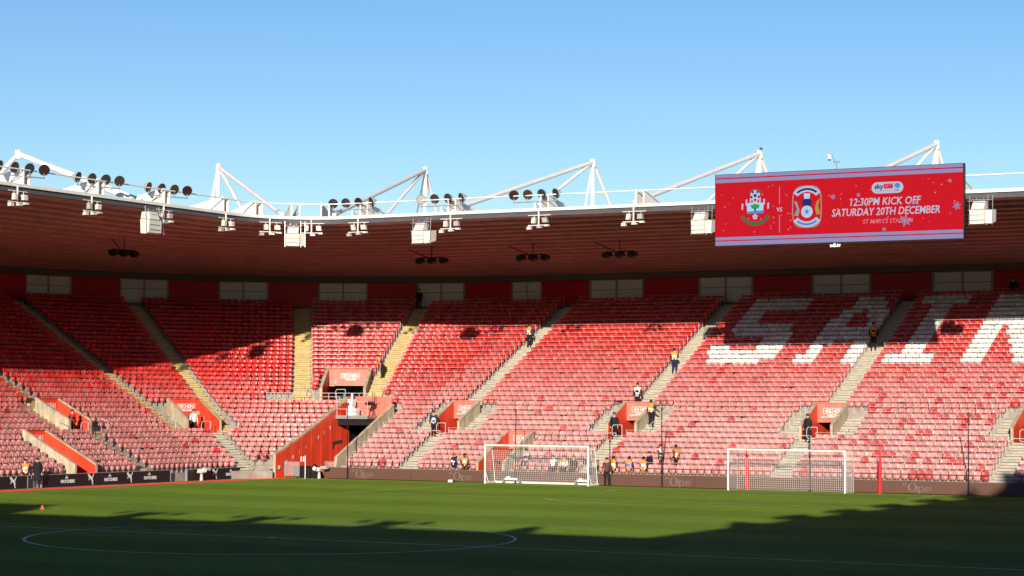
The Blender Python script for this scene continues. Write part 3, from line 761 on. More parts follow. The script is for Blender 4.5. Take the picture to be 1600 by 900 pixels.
hung('C', 88.5, 8.4, 'three dark speakers on a bar under the soffit, right of the white mast loudspeaker'); hung('C', 7.5, 7.8, 'three dark speakers on a bar under the left roof soffit')

# ---------------------------------------------------------------- video screen
SX0, SX1, SZ0, SZ1, SY = 29.76, 44.96, 14.60, 18.85, -0.6
def screen():
    r = tag(empty('video_screen', (37.36, SY, SZ0)), 'wide red video screen showing the kick-off time under the roof edge', 'screen')
    b = MB(); b.box(((SX0+SX1)/2, SY+.18, (SZ0+SZ1)/2), (SX1-SX0+.08, .33, SZ1-SZ0+.06)); link('casing', b, 'black', r)
    for x in (31.5, 37.4, 43.3):
        b = MB(); b.tube((x, SY+.6, 17.2), (x, .9, 17.3), .08); b.tube((x, SY+.8, 15.3), (x, 2.2, 16.8), .08); link('hanger', b, 'white_steel', r)
    y0 = SY-.004
    def rect(x0, x1, z0, z1, m, lay, name='screen_panel'):
        q = MB(); y = y0-.006*lay; q.box(((x0+x1)/2, y, (z0+z1)/2), (x1-x0, .008, z1-z0)); return link(name, q, m, r)
    n = 12
    for i in range(n):
        w = (SX1-SX0)/n; rect(SX0+i*w+.004, SX0+(i+1)*w-.004, SZ0, SZ1, 'led_red', 0)
    for z0, z1, m in ((SZ1-.19, SZ1, 'led_lilac'), (SZ1-.49, SZ1-.27, 'led_lilac'), (SZ0, SZ0+.25, 'led_lilac'), (SZ0+.32, SZ0+.50, 'led_lilac')): rect(SX0, SX1, z0, z1, m, 1.5, 'stripe')
    X, Z = (1, 0, 0), (0, 0, 1)
    T_ = lambda s, size, x, z, m, **k: place_text('screen_text', s, size, (x, y0-.02, z), X, Z, m, r, **k)
    T_('12:30PM KICK OFF', .62, 40.3, 16.86, 'led_white', bold=.006, shear=.18, width=4.25)
    T_('SATURDAY 20TH DECEMBER', .62, 40.35, 16.28, 'led_white', bold=.006, shear=.18, width=6.5)
    T_("ST MARY'S STADIUM", .36, 40.5, 15.72, 'led_pink', bold=.002, shear=.18, width=3.0)
    T_('VS', .34, 33.86, 16.62, 'led_white', bold=.004)
    rect(33.84, 33.88, 16.95, 18.0, 'led_lilac', 2, 'divider'); rect(33.84, 33.88, 15.25, 16.3, 'led_lilac', 2, 'divider')
    def shape(pts, m, lay, name): 
        q = MB(); q.prism([(x, y0-.006*lay, z) for x, z in pts][::-1], (0, -.004, 0)); return link(name, q, m, r)
    def ell(cx, cz, rx, rz, n=20, a0=0, a1=2*math.pi): return [(cx+rx*math.cos(a0+(a1-a0)*i/n), cz+rz*math.sin(a0+(a1-a0)*i/n)) for i in range(n if a1-a0 > 6.2 else n+1)]
    # broadcaster's pill
    cx, cz = 40.5, 17.66
    shape(ell(40.5+.62, cz, .33, .33, 12, -math.pi/2, math.pi/2)+ell(40.5-.62, cz, .33, .33, 12, math.pi/2, 3*math.pi/2), 'led_white', 2, 'pill')
    T_('sky', .40, 39.98, cz+.07, 'led_navy', bold=.012); rect(40.28, 40.82, cz-.06, cz+.22, 'led_red', 3, 'pill_box'); T_('BET', .26, 40.55, cz+.08, 'led_pink')
    shape(ell(41.1, cz+.1, .16, .15), 'led_blue', 3, 'pill_roundel'); T_('EFL', .17, 41.1, cz-.18, 'led_navy'); rect(40.90, 40.92, cz-.28, cz+.28, 'led_lilac', 3, 'pill_rule'); rect(39.75, 40.8, cz-.2, cz-.17, 'led_lilac', 3, 'pill_rule')
    # crest with ball, scarf, shield and ribbon
    cx, cz = 32.32, 16.72
    def ribbon(c, rad, a0, a1, w, m, lay, name, n=14, sx=1.0):
        o = [(c[0]+sx*(rad+w/2)*math.cos(a0+(a1-a0)*i/n), c[1]+(rad+w/2)*math.sin(a0+(a1-a0)*i/n)) for i in range(n+1)]
        i_ = [(c[0]+sx*(rad-w/2)*math.cos(a0+(a1-a0)*i/n), c[1]+(rad-w/2)*math.sin(a0+(a1-a0)*i/n)) for i in range(n+1)]
        q = MB()
        for k in range(n): q.prism([(x, y0-.006*lay, z) for x, z in (o[k], o[k+1], i_[k+1], i_[k])], (0, -.004, 0))
        return link(name, q, m, r)
    shape(ell(cx, cz+.98, .37, .20), 'led_olive', 2, 'crest_halo'); shape(ell(cx, cz+.80, .31, .33), 'led_white', 3, 'crest_ball')
    shape(ell(cx, cz+.80, .11, .11, 5, math.pi/2, math.pi/2+2*math.pi), 'led_navy', 4, 'crest_ball_patch')
    for k in range(5):
        a = math.pi/2+k*2*math.pi/5+math.pi/5; shape(ell(cx+.25*math.cos(a), cz+.80+.26*math.sin(a), .075, .075, 6), 'led_navy', 4, 'crest_ball_patch')
    for sg in (-1, 1):
        for k in range(6):
            x = cx+sg*(.30+.13*k); z = cz+.52-.02*k*k
            shape([(x-.05, z-.22), (x+.05, z-.2), (x+.06, z+.16), (x-.04, z+.14)], 'led_white' if k % 2 == 0 else 'led_red', 2.5, 'crest_scarf')
    shape([(cx-.20, cz+.36), (cx+.2, cz+.36), (cx+.1, cz+.55), (cx-.1, cz+.55)], 'led_white', 3.5, 'crest_scarf')
    shape([(cx-.52, cz-.26), (cx+.52, cz-.26), (cx+.52, cz+.36), (cx-.52, cz+.36)], 'led_sky', 3, 'crest_shield')
    shape([(cx-.52, cz-.26), (cx+.52, cz-.26), (cx+.52, cz-.10), (cx-.52, cz-.14)], 'led_blue', 3.5, 'crest_water')
    q = shape([(cx+.28*math.cos(a)*(1+.12*math.sin(5*a)), cz+.15+.15*math.sin(a)*(1+.1*math.cos(7*a))) for a in [i*math.pi/14 for i in range(28)]], 'led_green', 4, 'crest_tree')
    shape([(cx-.06, cz-.13), (cx+.06, cz-.13), (cx+.04, cz+.05), (cx-.04, cz+.05)], 'led_navy', 4, 'crest_trunk')
    shape([(cx-.40, cz-.26), (cx+.40, cz-.26), (cx+.3, cz-.5), (cx, cz-.72), (cx-.3, cz-.5)], 'led_red', 2.6, 'crest_shield_foot')
    for k in range(5):
        a = math.pi/2+k*2*math.pi/5; shape(ell(cx+.10*math.cos(a), cz-.46+.10*math.sin(a), .075, .075, 8), 'led_white', 4, 'crest_flower')
    ribbon((cx, cz+.12), 1.0, R(212), R(328), .24, 'led_olive', 3.2, 'crest_ribbon')
    # second crest: rounded banner frame with beast supporters and a ball
    cx, cz = 35.58, 16.74
    sup = [(cx+.92*abs(math.cos(a))**.55*math.copysign(1, math.cos(a)), cz+1.24*abs(math.sin(a))**.6*math.copysign(1, math.sin(a))) for a in [i*math.pi/20 for i in range(40)]]
    shape(sup, 'led_grey', 2, 'crest_frame'); shape([(cx+(x-cx)*.94, cz+(z-cz)*.95) for x, z in sup], 'led_red', 2.8, 'crest_field')
    ribbon((cx, cz+.22), .82, R(38), R(142), .34, 'led_white', 3.6, 'crest_banner', sx=1.1); ribbon((cx, cz-.22), .82, R(218), R(322), .34, 'led_white', 3.6, 'crest_banner', sx=1.1)
    ribbon((cx, cz+.22), .82, R(48), R(132), .12, 'led_navy', 4.4, 'crest_banner_text', sx=1.1, n=9); ribbon((cx, cz-.22), .82, R(228), R(312), .12, 'led_blue', 4.4, 'crest_banner_text', sx=1.1, n=9)
    shape([(cx-.82, cz+.35), (cx-.62, cz+.3), (cx-.45, cz-.2), (cx-.55, cz-.55), (cx-.78, cz-.5), (cx-.62, cz-.1)], 'led_grey', 4, 'crest_supporter')
    shape([(cx+.8, cz+.45), (cx+.6, cz+.3), (cx+.5, cz-.1), (cx+.6, cz-.5), (cx+.85, cz-.45), (cx+.7, cz)], 'led_gold', 4, 'crest_supporter')
    shape([(cx-.28, cz+.05), (cx+.28, cz+.05), (cx+.3, cz+.36), (cx+.12, cz+.46), (cx-.12, cz+.46), (cx-.3, cz+.36)], 'led_navy', 4, 'crest_beast')
    shape([(cx-.16, cz+.46), (cx+.16, cz+.46), (cx+.2, cz+.78), (cx-.2, cz+.78)], 'led_sky', 4.2, 'crest_castle')
    shape(ell(cx, cz-.3, .36, .36), 'led_sky', 4.6, 'crest_ball')
    for k in range(5):
        a = math.pi/2+k*2*math.pi/5; shape(ell(cx+.21*math.cos(a), cz-.3+.21*math.sin(a), .10, .10, 8), 'led_white', 5.2, 'crest_ball_patch')
    shape(ell(cx, cz-.3, .13, .13, 5, math.pi/2, math.pi/2+2*math.pi), 'led_blue', 5.6, 'crest_ball_patch')
    # snow
    rs = random.Random(3)
    for i in range(70):
        x, z = rs.uniform(SX0+.2, SX1-.2), rs.uniform(SZ0+.75, SZ1-.75); s = rs.uniform(.02, .05)
        shape(ell(x, z, s, s, 6), 'led_pink', 1.6, 'snow_dot')
    for x, z, s in ((37.2, 17.25, .16), (38.75, 17.3, .13), (41.55, 15.72, .36), (40.3, 15.25, .13), (44.6, 16.45, .25), (44.2, 17.9, .12), (42.1, 16.75, .16)):
        q = MB()
        for k in range(3):
            a = k*math.pi/3+.3; dx, dz = math.cos(a)*s, math.sin(a)*s; q.tube((x-dx, y0-.034, z-dz), (x+dx, y0-.034, z+dz), .035*s/.2*.6, n=4)
            for e in (-1, 1): q.tube((x+e*dx*.55-dz*.35, y0-.034, z+e*dz*.55+dx*.35), (x+e*dx*.55+dz*.35, y0-.034, z+e*dz*.55-dx*.35), .012, n=4)
        link('snowflake', q, 'led_lilac', r)
    T_('adi.tv', .30, 37.33, SZ0-.18, 'led_bright', bold=.012)
    b = MB(); b.tube((37.1, SY+.3, SZ0), (37.1, SY+.1, SZ0-.2), .03); b.tube((37.6, SY+.3, SZ0), (37.6, SY+.1, SZ0-.2), .03); link('name_bracket', b, 'black', r)
screen()
c_ = tag(empty('security_camera', (37.3, -.3, SZ1+.05)), 'small white security camera on a post above the screen', 'camera')
b = MB(); b.tube((37.3, -.3, SZ1), (37.3, -.3, 19.35), .05); b.tube((37.1, -.3, 19.33), (37.5, -.3, 19.33), .035); b.path([(37.2, -.3, 19.33), (37.02, -.3, 19.75), (36.85, -.3, 19.8)], .04); link('post', b, 'galvanised', c_)
b = MB(); b.tube((36.86, -.3, 19.78), (36.86, -.3, 19.5), .12, .13, n=10); link('housing', b, 'white_steel', c_)
b = MB(); b.tube((36.86, -.3, 19.5), (36.86, -.3, 19.42), .1, .04, n=10); link('dome', b, 'black', c_)

# ---------------------------------------------------------------- boards round the pitch
def stroke(b, pts, w, P):
    for (x0, z0), (x1, z1) in zip(pts[:-1], pts[1:]):
        d = Vector((x1-x0, z1-z0)); L = d.length
        if L == 0: continue
        n = Vector((-d.y, d.x))/L*w/2; b.prism([P(x0+n.x, z0+n.y), P(x1+n.x, z1+n.y), P(x1-n.x, z1-n.y), P(x0-n.x, z0-n.y)], P(0, 0, .004)-P(0, 0))
def ringp(b, cx, cz, ro, zo, ri, zi, P, a0=0.0, a1=2*math.pi, n=20):
    for k in range(n):
        t0, t1 = a0+(a1-a0)*k/n, a0+(a1-a0)*(k+1)/n
        b.prism([P(cx+ro*math.cos(t0), cz+zo*math.sin(t0)), P(cx+ro*math.cos(t1), cz+zo*math.sin(t1)), P(cx+ri*math.cos(t1), cz+zi*math.sin(t1)), P(cx+ri*math.cos(t0), cz+zi*math.sin(t0))], P(0, 0, .004)-P(0, 0))
BY = 1.75
def print_open(x, parent):
    P = lambda a, z, o=0: Vector((x+a, BY-.085-o, z))
    for q in (-.75, -.62): b = MB(); stroke(b, [(q, .62), (q-.02, .50)], .07, P); link('quotation_mark', b, 'print_grey', parent)
    b = MB(); ringp(b, -.22, .38, .27, .27, .17, .245, P); link('letter', b, 'print_grey', parent)
    b = MB(); stroke(b, [(.15, .44), (.15, .06)], .10, P); stroke(b, [(.06, .06), (.26, .06)], .04, P); ringp(b, .33, .29, .17, .155, .10, .13, P); link('letter', b, 'print_grey', parent)
    b = MB(); ringp(b, .74, .29, .18, .155, .11, .13, P, 0, 1.75*math.pi); stroke(b, [(.58, .29), (.91, .29)], .035, P); link('letter', b, 'print_grey', parent)
def brown_boards():
    xs = [0.4, 7.2, 13.95, 20.7, 27.4, 34.2, 41.0, 47.8, 54.6, 61.4]
    pr = {0: 3.45, 1: 10.95, 3: None, 4: None}
    names = ['brown LED board with serif letters nearest the corner tunnel', 'brown LED board with serif letters below the two seated stewards', 'brown board behind the left portable goal', 'brown board below the seated orange stewards',
             'brown board between the two goals, right of its lettering', 'brown board behind the right goal net', 'brown LED board with serif letters right of the right goal', 'brown board at the right edge half in shade', 'brown board beyond the right edge in shade']
    let = {0: [3.4], 1: [10.9], 3: [26.25], 6: [41.4]}
    for i, (a, c) in enumerate(zip(xs[:-1], xs[1:])):
        if i == 8: continue
        r = tag(empty('advertising_board', ((a+c)/2, BY, 0)), names[i], 'board', 'brown boards behind the goal line')
        m = 6
        for k in range(m):
            w = (c-a-.02)/m; b = MB(); b.box((a+.01+(k+.5)*w, BY, .385), (w-.006, .14, .71)); link('panel', b, 'board_brown', r)
        b = MB(); b.box(((a+c)/2, BY, .755), (c-a-.012, .17, .03)); b.box(((a+c)/2, BY+.1, .3), (c-a-.4, .1, .5)); link('frame', b, 'beam', r)
        for x in let.get(i, []): print_open(x, r)
brown_boards()
BX = -3.95
def cat_logo(b, P, y, z, s):
    pts = [(-.50, .42), (-.36, .50), (-.22, .44), (-.02, .22), (.14, .22), (.28, .34), (.36, .52), (.44, .52), (.38, .30), (.26, .14), (.24, -.02), (.30, -.20), (.26, -.40), (.34, -.56), (.22, -.58), (.14, -.40), (.10, -.18), (-.04, -.06), (-.20, .04), (-.28, -.10), (-.40, -.16), (-.38, -.06), (-.30, .06), (-.34, .20), (-.46, .28)]
    for k in range(1, len(pts)-1): pass
    b.prism([P(y+a*s, z+c*s) for a, c in pts], P(0, 0, .004)-P(0, 0))
def word_logo(parent, y, z):
    P = lambda a, c, o=0: Vector((BX+.075+o, a, c))
    place_text('lettering', 'HATCHERS', .26, (BX+.078, y, z-.06), (0, 1, 0), (0, 0, 1), 'print_white', parent, .012, width=1.25)
    b = MB(); ringp(b, y-.1, z+.12, .13, .13, .04, .04, P, 0, math.pi, 8); stroke(b, [(y-.1, z+.2), (y-.1, z+.3)], .05, P); return link('emblem', b, 'print_white', parent)
def black_board(y0, y1, label, cats, words):
    r = tag(empty('advertising_board', (BX, (y0+y1)/2, 0)), label, 'board', 'black boards along the touchline')
    m = max(1, round((y1-y0)/2.0)); w = (y1-y0)/m
    for k in range(m):
        b = MB(); b.box((BX, y0+(k+.5)*w, .37), (.12, w-.006, .72)); link('panel', b, 'board_black', r)
    b = MB(); b.box((BX, (y0+y1)/2, .74), (.15, y1-y0, .025))
    for y in (y0-.02, y1+.02): b.box((BX+.01, y, .37), (.16, .035, .75))
    link('frame', b, 'galvanised', r)
    P = lambda a, c, o=0: Vector((BX+.066+o, a, c))
    for y in cats:
        b = MB(); cat_logo(b, P, y, .40, .62); link('emblem', b, 'print_white', r)
    for y in words: word_logo(r, y, .36)
black_board(-21.6, -9.45, 'long black board with white emblems along the touchline', [-17.2, -13.5], [-19.35, -15.35, -11.5])
black_board(-7.7, -.35, 'short black board with white emblems nearest the corner', [-4.7, -1.1], [-2.9])
black_board(-29, -22.9, 'black board at the left edge beside two standing people', [-24.1], [])
black_board_end = tag(link('advertising_board', (lambda b: (b.box((-.9, 1.62, .40), (2.2, .12, .74)), b.box((-.9, 1.62, .785), (2.24, .15, .03)), b)[2])(MB()), 'board_black'), 'plain black board end beside the corner tunnel mouth', 'board')

# ---------------------------------------------------------------- goals
def goal(x0, x1, y, label, depth, portable=False):
    r = tag(empty('football_goal', ((x0+x1)/2, y, 0)), label, 'goal', 'white goals on the far goal line')
    for x in (x0, x1):
        b = MB(); b.tube((x, y, 0), (x, y, 2.44), .062, n=12); link('goal_post', b, 'white_steel', r)
    b = MB(); b.tube((x0-.06, y, 2.44), (x1+.06, y, 2.44), .062, n=12); link('crossbar', b, 'white_steel', r)
    yb = y+depth; s = .13; t = .0062; nb = MB(); top = 2.4 if not portable else 2.36
    nx = int((x1-x0)/s)
    db = .9 if portable else depth*.98
    for i in range(nx+1):
        x = x0+(x1-x0)*i/nx
        nb.tube((x, y+db, top), (x, yb, .02), t, n=3, cap=False); nb.tube((x, y, 2.42), (x, y+db, top), t, n=3, cap=False)
    for j in range(19):
        z = .02+(top-.02)*j/18; yy = yb+(y+db-yb)*(z-.02)/(top-.02); nb.tube((x0, yy, z), (x1, yy, z), t, n=3, cap=False)
        for x in (x0, x1): nb.tube((x, y, z), (x, yy, z), t, n=3, cap=False)
    nd = int(depth/s)
    for j in range(1, nd+1):
        yy = y+depth*j/nd; zt_ = top if yy < y+db else top*(yb-yy)/(max(.01, yb-y-db))
        for x in (x0, x1): nb.tube((x, yy, .02), (x, yy, max(.03, min(top, zt_))), t, n=3, cap=False)
        if yy < y+db: nb.tube((x0, yy, top+.02), (x1, yy, top+.02), t, n=3, cap=False)
    nt_ = link('net', nb, 'net', r)
    sb = MB()
    if portable:
        for x in (x0, x1):
            sb.tube((x, y, .06), (x, yb+.15, .06), .06, n=8); sb.path([(x, y, 2.4), (x, y+.9, 2.36)], .03); sb.path([(x, y+.9, 2.36), (x, yb, .1)], .025); sb.tube((x, y, .9), (x, y+.45, .1), .03)
        sb.tube((x0, yb+.1, .07), (x1, yb+.1, .07), .07, n=8); link('base_frame', sb, 'white_steel', r)
        for x in (x0+1.3, x1-.85):
            w = MB(); w.tube((x-.45, yb-.2, .28), (x+.45, yb-.2, .28), .085, n=10); w.tube((x-.3, yb-.2, .36), (x-.1, yb-.2, .36), .1, n=8); link('roller_weight', w, 'white_steel', r)
            for q in (-.55, .62):
                w = MB(); w.tube((x+q-.05, yb-.2, .14), (x+q+.05, yb-.2, .14), .14, n=12); link('wheel', w, 'grey_steel', r)
    else:
        for x in (x0, x1): sb.tube((x, yb+.05, 0), (x, yb+.05, 2.42), .022)
        link('net_support', sb, 'galvanised', r)
goal(13.55, 20.87, .25, 'portable white goal with wheels, the left of the two goals', 1.3, True)
goal(30.34, 37.66, 0, 'fixed white goal with box net, the right of the two goals', 1.45)

# ---------------------------------------------------------------- posts, flag, barriers and other small things by the pitch
for x, h, lab in ((2.35, 4.93, 'thin dark net post left, in front of the board near the tunnel'), (11.35, 4.62, 'thin dark net post behind the portable goal'), (21.75, 2.75, 'short thin dark net post right of the portable goal'),
                  (25.3, 4.78, 'thin dark net post between the two goals'), (34.95, 4.27, 'thin dark net post behind the right goal'), (44.55, 4.62, 'thin dark net post near the right edge, in front of the board')):
    r = tag(empty('net_post', (x if x != 11.35 else 15.05, BY-.22, 0)), lab, 'post', 'thin dark net posts before the brown boards')
    b = MB(); b.tube((0, 0, 0), (random.uniform(-.05, .05), 0, h), .045, .028, n=8); local('pole', b, 'black_cloth', r)
    b = MB(); b.tube((0, 0, 0), (0, 0, .06), .14, .12, n=10); local('base', b, 'black', r)
    b = MB(); b.tube((0, 0, h-.05), (0, 0, h+.14), .085, .05, n=8); local('cap', b, 'black', r)
for x, y, h, lab in ((39.3, 1.45, 2.75, 'tall red padded post just right of the right goal'), (30.9, 1.55, 2.5, 'red padded post seen through the right goal net')):
    r = tag(empty('padded_post', (x, y, 0)), lab, 'post', 'red padded posts by the right goal')
    b = MB(); b.tube((0, 0, 0), (0, 0, 1.5), .115, .105, n=10); b.tube((0, 0, 1.5), (0, 0, 2.15), .105, .06, n=10); local('padding', b, 'post_red', r)
    b = MB(); b.tube((0, 0, 2.1), (0, 0, h), .05, .02, n=8); local('tip', b, 'post_red', r)
r = tag(empty('corner_flag', (0, 0, 0)), 'white corner flag pole with small red and white flag', 'flag')
b = MB(); b.tube((0, 0, 0), (0, 0, 1.55), .03, n=8); local('pole', b, 'white_steel', r)
b = MB()
for i in range(5):
    x0, x1 = -.09*i, -.09*(i+1); w0, w1 = .03*math.sin(i*1.3), .03*math.sin((i+1)*1.3); b.prism([(x0, w0, 1.5), (x1, w1, 1.46), (x1, w1, 1.16), (x0, w0, 1.14)], (0, .008, 0), i % 2)
local('flag', b, ['red_cloth', 'print_white'], r)
def barrier(x0, x1, y, label):
    r = tag(empty('crowd_barrier', ((x0+x1)/2, y, 0)), label, 'barrier', 'metal crowd barriers by the tunnel')
    b = MB(); b.path([(x0, y, .15), (x0, y, 1.08), (x1, y, 1.08), (x1, y, .15), (x0, y, .15)], .025)
    link('frame', b, 'galvanised', r); n = 16
    for i in range(1, n):
        q = MB(); x = x0+(x1-x0)*i/n; q.tube((x, y, .15), (x, y, 1.08), .011, n=5, cap=False); link('bar', q, 'galvanised', r)
    for x in (x0+.2, x1-.2):
        q = MB(); q.path([(x, y-.3, 0), (x, y, .16), (x, y+.3, 0)], .022); link('foot', q, 'galvanised', r)
barrier(-2.35, -1.15, 1.0, 'metal crowd barrier left of the corner flag before the red wall'); barrier(-.55, .85, 3.2, 'metal crowd barrier behind the black board end at the tunnel')
r = tag(empty('equipment_cover', (-.75, 2.3, 0)), 'dark covered equipment heap behind the corner flag', 'equipment')
b = MB(); n = 12; rng2 = random.Random(5)
prev = None
for z, rr in ((0, .52), (.25, .50), (.5, .36), (.75, .2), (.92, .06)):
    ring = [(rr*(1+.25*rng2.uniform(-1, 1))*math.cos(2*math.pi*k/n)*1.25, rr*(1+.25*rng2.uniform(-1, 1))*math.sin(2*math.pi*k/n), z) for k in range(n)]
    if prev:
        for k in range(n): b.poly([prev[k], prev[(k+1) % n], ring[(k+1) % n], ring[k]])
    prev = ring
b.poly(prev); local('cover', b, 'black_cloth', r)
b = MB(); b.tube((.35, -.3, .1), (.6, -.45, .75), .05, .02); local('red_handle', b, 'post_red', r)
r = tag(empty('microphone_stand', (-.35, 4.6, 0)), 'thin stand with dark furry microphone before the red tunnel wall', 'microphone')
b = MB(); b.tube((0, 0, 0), (0, 0, 2.2), .022); [b.tube((0, 0, .35), (.3*math.cos(a), .3*math.sin(a), 0), .014) for a in (0, 2.1, 4.2)]; local('stand', b, 'black', r)
b = MB(); b.tube((-.42, -.1, 2.28), (.22, .0, 2.42), .12, .13, n=10); b.tube((-.35, -.1, 2.28), (-.42, -.1, 1.85), .08, .05); local('microphone', b, 'black_cloth', r)
def pitch_camera(x, y, rz, label):
    r = tag(empty('television_camera', (x, y, 0), rz), label, 'camera', 'small white cameras at the boards')
    b = MB(); b.tube((0, 0, 0), (0, 0, .45), .12, .08, n=10); local('pedestal', b, 'camera_grey', r)
    b = MB(); b.box((0, 0, .62), (.36, .5, .26), top=.85); local('body', b, 'camera_grey', r)
    b = MB(); b.tube((-.1, -.25, .66), (-.1, -.46, .68), .12, .14, n=12); local('lens_hood', b, 'print_white', r)
    b = MB(); b.box((.42, 0, .74), (.5, .3, .2)); local('side_unit', b, 'lamp_body', r)
pitch_camera(.35, 1.15, 0, 'small white camera in front of the black board by the tunnel')
pitch_camera(-3.5, -6.7, R(80), 'small pale camera standing before the short black board')
r = tag(empty('broadcast_camera', (-.15, 8.35, 4.09)), 'television camera on tripod on the platform above the tunnel', 'camera')
b = MB(); [b.tube((0, 0, .75), (.3*math.cos(a), .3*math.sin(a), 0), .025) for a in (0.5, 2.6, 4.7)]; local('tripod', b, 'black', r)
b = MB(); b.box((0, 0, .95), (.25, .55, .3)); b.tube((0, -.27, .95), (0, -.65, .93), .11, .13, n=10); b.tube((.05, .1, 1.1), (.05, .1, 1.75), .02); b.tube((.15, .2, 1.1), (.15, .2, 1.7), .02); local('camera_body', b, 'black', r)
r = tag(empty('equipment_cabinet', (-1.75, 8.5, 4.09)), 'stacked white equipment cabinets on the platform above the tunnel', 'cabinet')
b = MB(); b.box((0, 0, .3), (.75, .5, .6)); local('lower_cabinet', b, 'white_vest', r)
b = MB(); b.box((-.15, .05, .92), (.42, .4, .6)); local('upper_cabinet', b, 'white_vest', r)
b = MB(); b.tube((-.15, .1, 1.2), (-.15, .1, 1.62), .08); local('mast', b, 'white_steel', r)
r = tag(empty('marker_cone', (12.95, -41.1, 0)), 'small orange marker cone lying on the shaded grass', 'cone')
b = MB(); b.tube((0, 0, 0), (0, 0, .02), .16, n=12); local('base', b, 'cone_orange', r)
b = MB(); b.tube((0, 0, .02), (0, 0, .2), .11, .03, n=12); local('body', b, 'cone_orange', r)
r = tag(empty('floor_microphone', (10.75, .75, 0)), 'small white box on the grass before the brown board', 'box')
b = MB(); b.box((0, 0, .09), (.34, .18, .16), top=.8); local('body', b, 'white_vest', r)
b = MB(); b.box((.22, 0, .07), (.1, .14, .12), top=.7); local('end_cap', b, 'black', r)

# ---------------------------------------------------------------- people
def make_body(joints, edges):
    """joints: name -> (x, y, z, radius); one continuous skinned body"""
    names = list(joints); me = bpy.data.meshes.new('body'); me.from_pydata([joints[n][:3] for n in names], [(names.index(a), names.index(b)) for a, b in edges], [])
    ob = bpy.data.objects.new('body_tmp', me); COL.objects.link(ob); md = ob.modifiers.new('skin', 'SKIN'); md.use_smooth_shade = True
    for i, n in enumerate(names):
        sv = me.skin_vertices[0].data[i]; r = joints[n][3]; sv.radius = (r, r*(joints[n][4] if len(joints[n]) > 4 else 1)); sv.use_root = n == 'pelvis'
    sb = ob.modifiers.new('sub', 'SUBSURF'); sb.levels = 1; sb.render_levels = 1
    dg = bpy.context.evaluated_depsgraph_get(); out = bpy.data.meshes.new_from_object(ob.evaluated_get(dg)); bpy.data.objects.remove(ob)
    seg = [(a, b) for a, b in edges]; P = {n: Vector(joints[n][:3]) for n in names}
    skinny = {('neck', 'head'), ('head', 'crown'), ('wristL', 'handL'), ('wristR', 'handR'), ('handL', 'tipL'), ('handR', 'tipR'), ('handL', 'thumbL'), ('handR', 'thumbR')}
    for n in ('skin', 'black_cloth', 'black_cloth', 'shoe'): out.materials.append(MATS[n])
    tors = []
    for p in out.polygons:
        c = p.center; best = None
        for a, b in seg:
            A, B_ = P[a], P[b]; d = B_-A; t = max(0, min(1, (c-A).dot(d)/max(1e-9, d.length_squared))); dd = (c-A-d*t).length-.6*(joints[a][3]*(1-t)+joints[b][3]*t)
            if best is None or dd < best[0]: best = (dd, a, b)
        a, b = best[1], best[2]
        if (a, b) in skinny: p.material_index = 0
        elif 'toe' in b: p.material_index = 3
        elif any(w in a+b for w in ('hip', 'knee', 'ankle')) : p.material_index = 2
        else: p.material_index = 1
        if a in ('pelvis', 'waist', 'chest') and b in ('waist', 'chest', 'neck'): tors.append(p.index)
        elif b in ('shL', 'shR') : tors.append(p.index)
    # waistcoat: the torso's own surface, lifted off it
    vm = {}; vv = []; ff = []; mi = []
    zlo, zhi = P['pelvis'].z, P['neck'].z
    ax = (P['neck']-P['pelvis']).normalized()
    for i in tors:
        p = out.polygons[i]; q = []
        for v in p.vertices:
            if v not in vm: vm[v] = len(vv); vv.append(tuple(out.vertices[v].co+out.vertices[v].normal*.022))
            q.append(vm[v])
        ff.append(tuple(q)); h = (p.center-P['pelvis']).dot(ax)
        mi.append(1 if (.0 < h < .10 or .22 < h < .29) else 0)
    vest = bpy.data.meshes.new('vest'); vest.from_pydata(vv, [], ff); vest.polygons.foreach_set('material_index', mi); vest.polygons.foreach_set('use_smooth', [True]*len(ff))
    # hair: a cap over the crown
    hb = MB(); c = P['head']+(P['crown']-P['head'])*.55; up = (P['crown']-P['head']).normalized(); X = Vector((1, 0, 0)); Y = up.cross(X); prev = None
    for j in range(6):
        a = j*math.pi/2/5; rr = .115*math.cos(a*.98); z = .125*math.sin(a)
        ring = [c+X*(rr*math.cos(2*math.pi*k/10))+Y*(rr*1.12*math.sin(2*math.pi*k/10)+.012)+up*(z-(.07 if math.sin(2*math.pi*k/10) > .2 and j == 0 else 0)) for k in range(10)]
        if prev:
            for k in range(10): hb.poly([prev[k], prev[(k+1) % 10], ring[(k+1) % 10], ring[k]])
        prev = ring
    hb.poly(prev)
    # face: nose and eyes
    fb = MB(); fc = P['head']+Vector((0, -.098, 0))+up*.03; fb.prism([fc+up*.03, fc-X*.018-up*.02, fc-Vector((0, .028, 0))-up*.018, fc+X*.018-up*.02], up*.004)
    for s in (-1, 1): fb.box(fc+X*(.036*s)+up*.03+Vector((0, -.002, 0)), (.022, .008, .012), mi=1); fb.box(P['head']+X*(.098*s)+up*.02, (.02, .04, .06))
    fb.box(fc-up*.052, (.045, .008, .01), mi=1)
    return out, vest, hb.mesh('hair'), fb.mesh('face')
EDG = [('pelvis', 'waist'), ('waist', 'chest'), ('chest', 'neck'), ('neck', 'head'), ('head', 'crown')]
for s in 'LR': EDG += [('chest', 'sh'+s), ('sh'+s, 'elbow'+s), ('elbow'+s, 'wrist'+s), ('wrist'+s, 'hand'+s), ('hand'+s, 'tip'+s), ('hand'+s, 'thumb'+s), ('pelvis', 'hip'+s), ('hip'+s, 'knee'+s), ('knee'+s, 'ankle'+s), ('ankle'+s, 'toe'+s)]
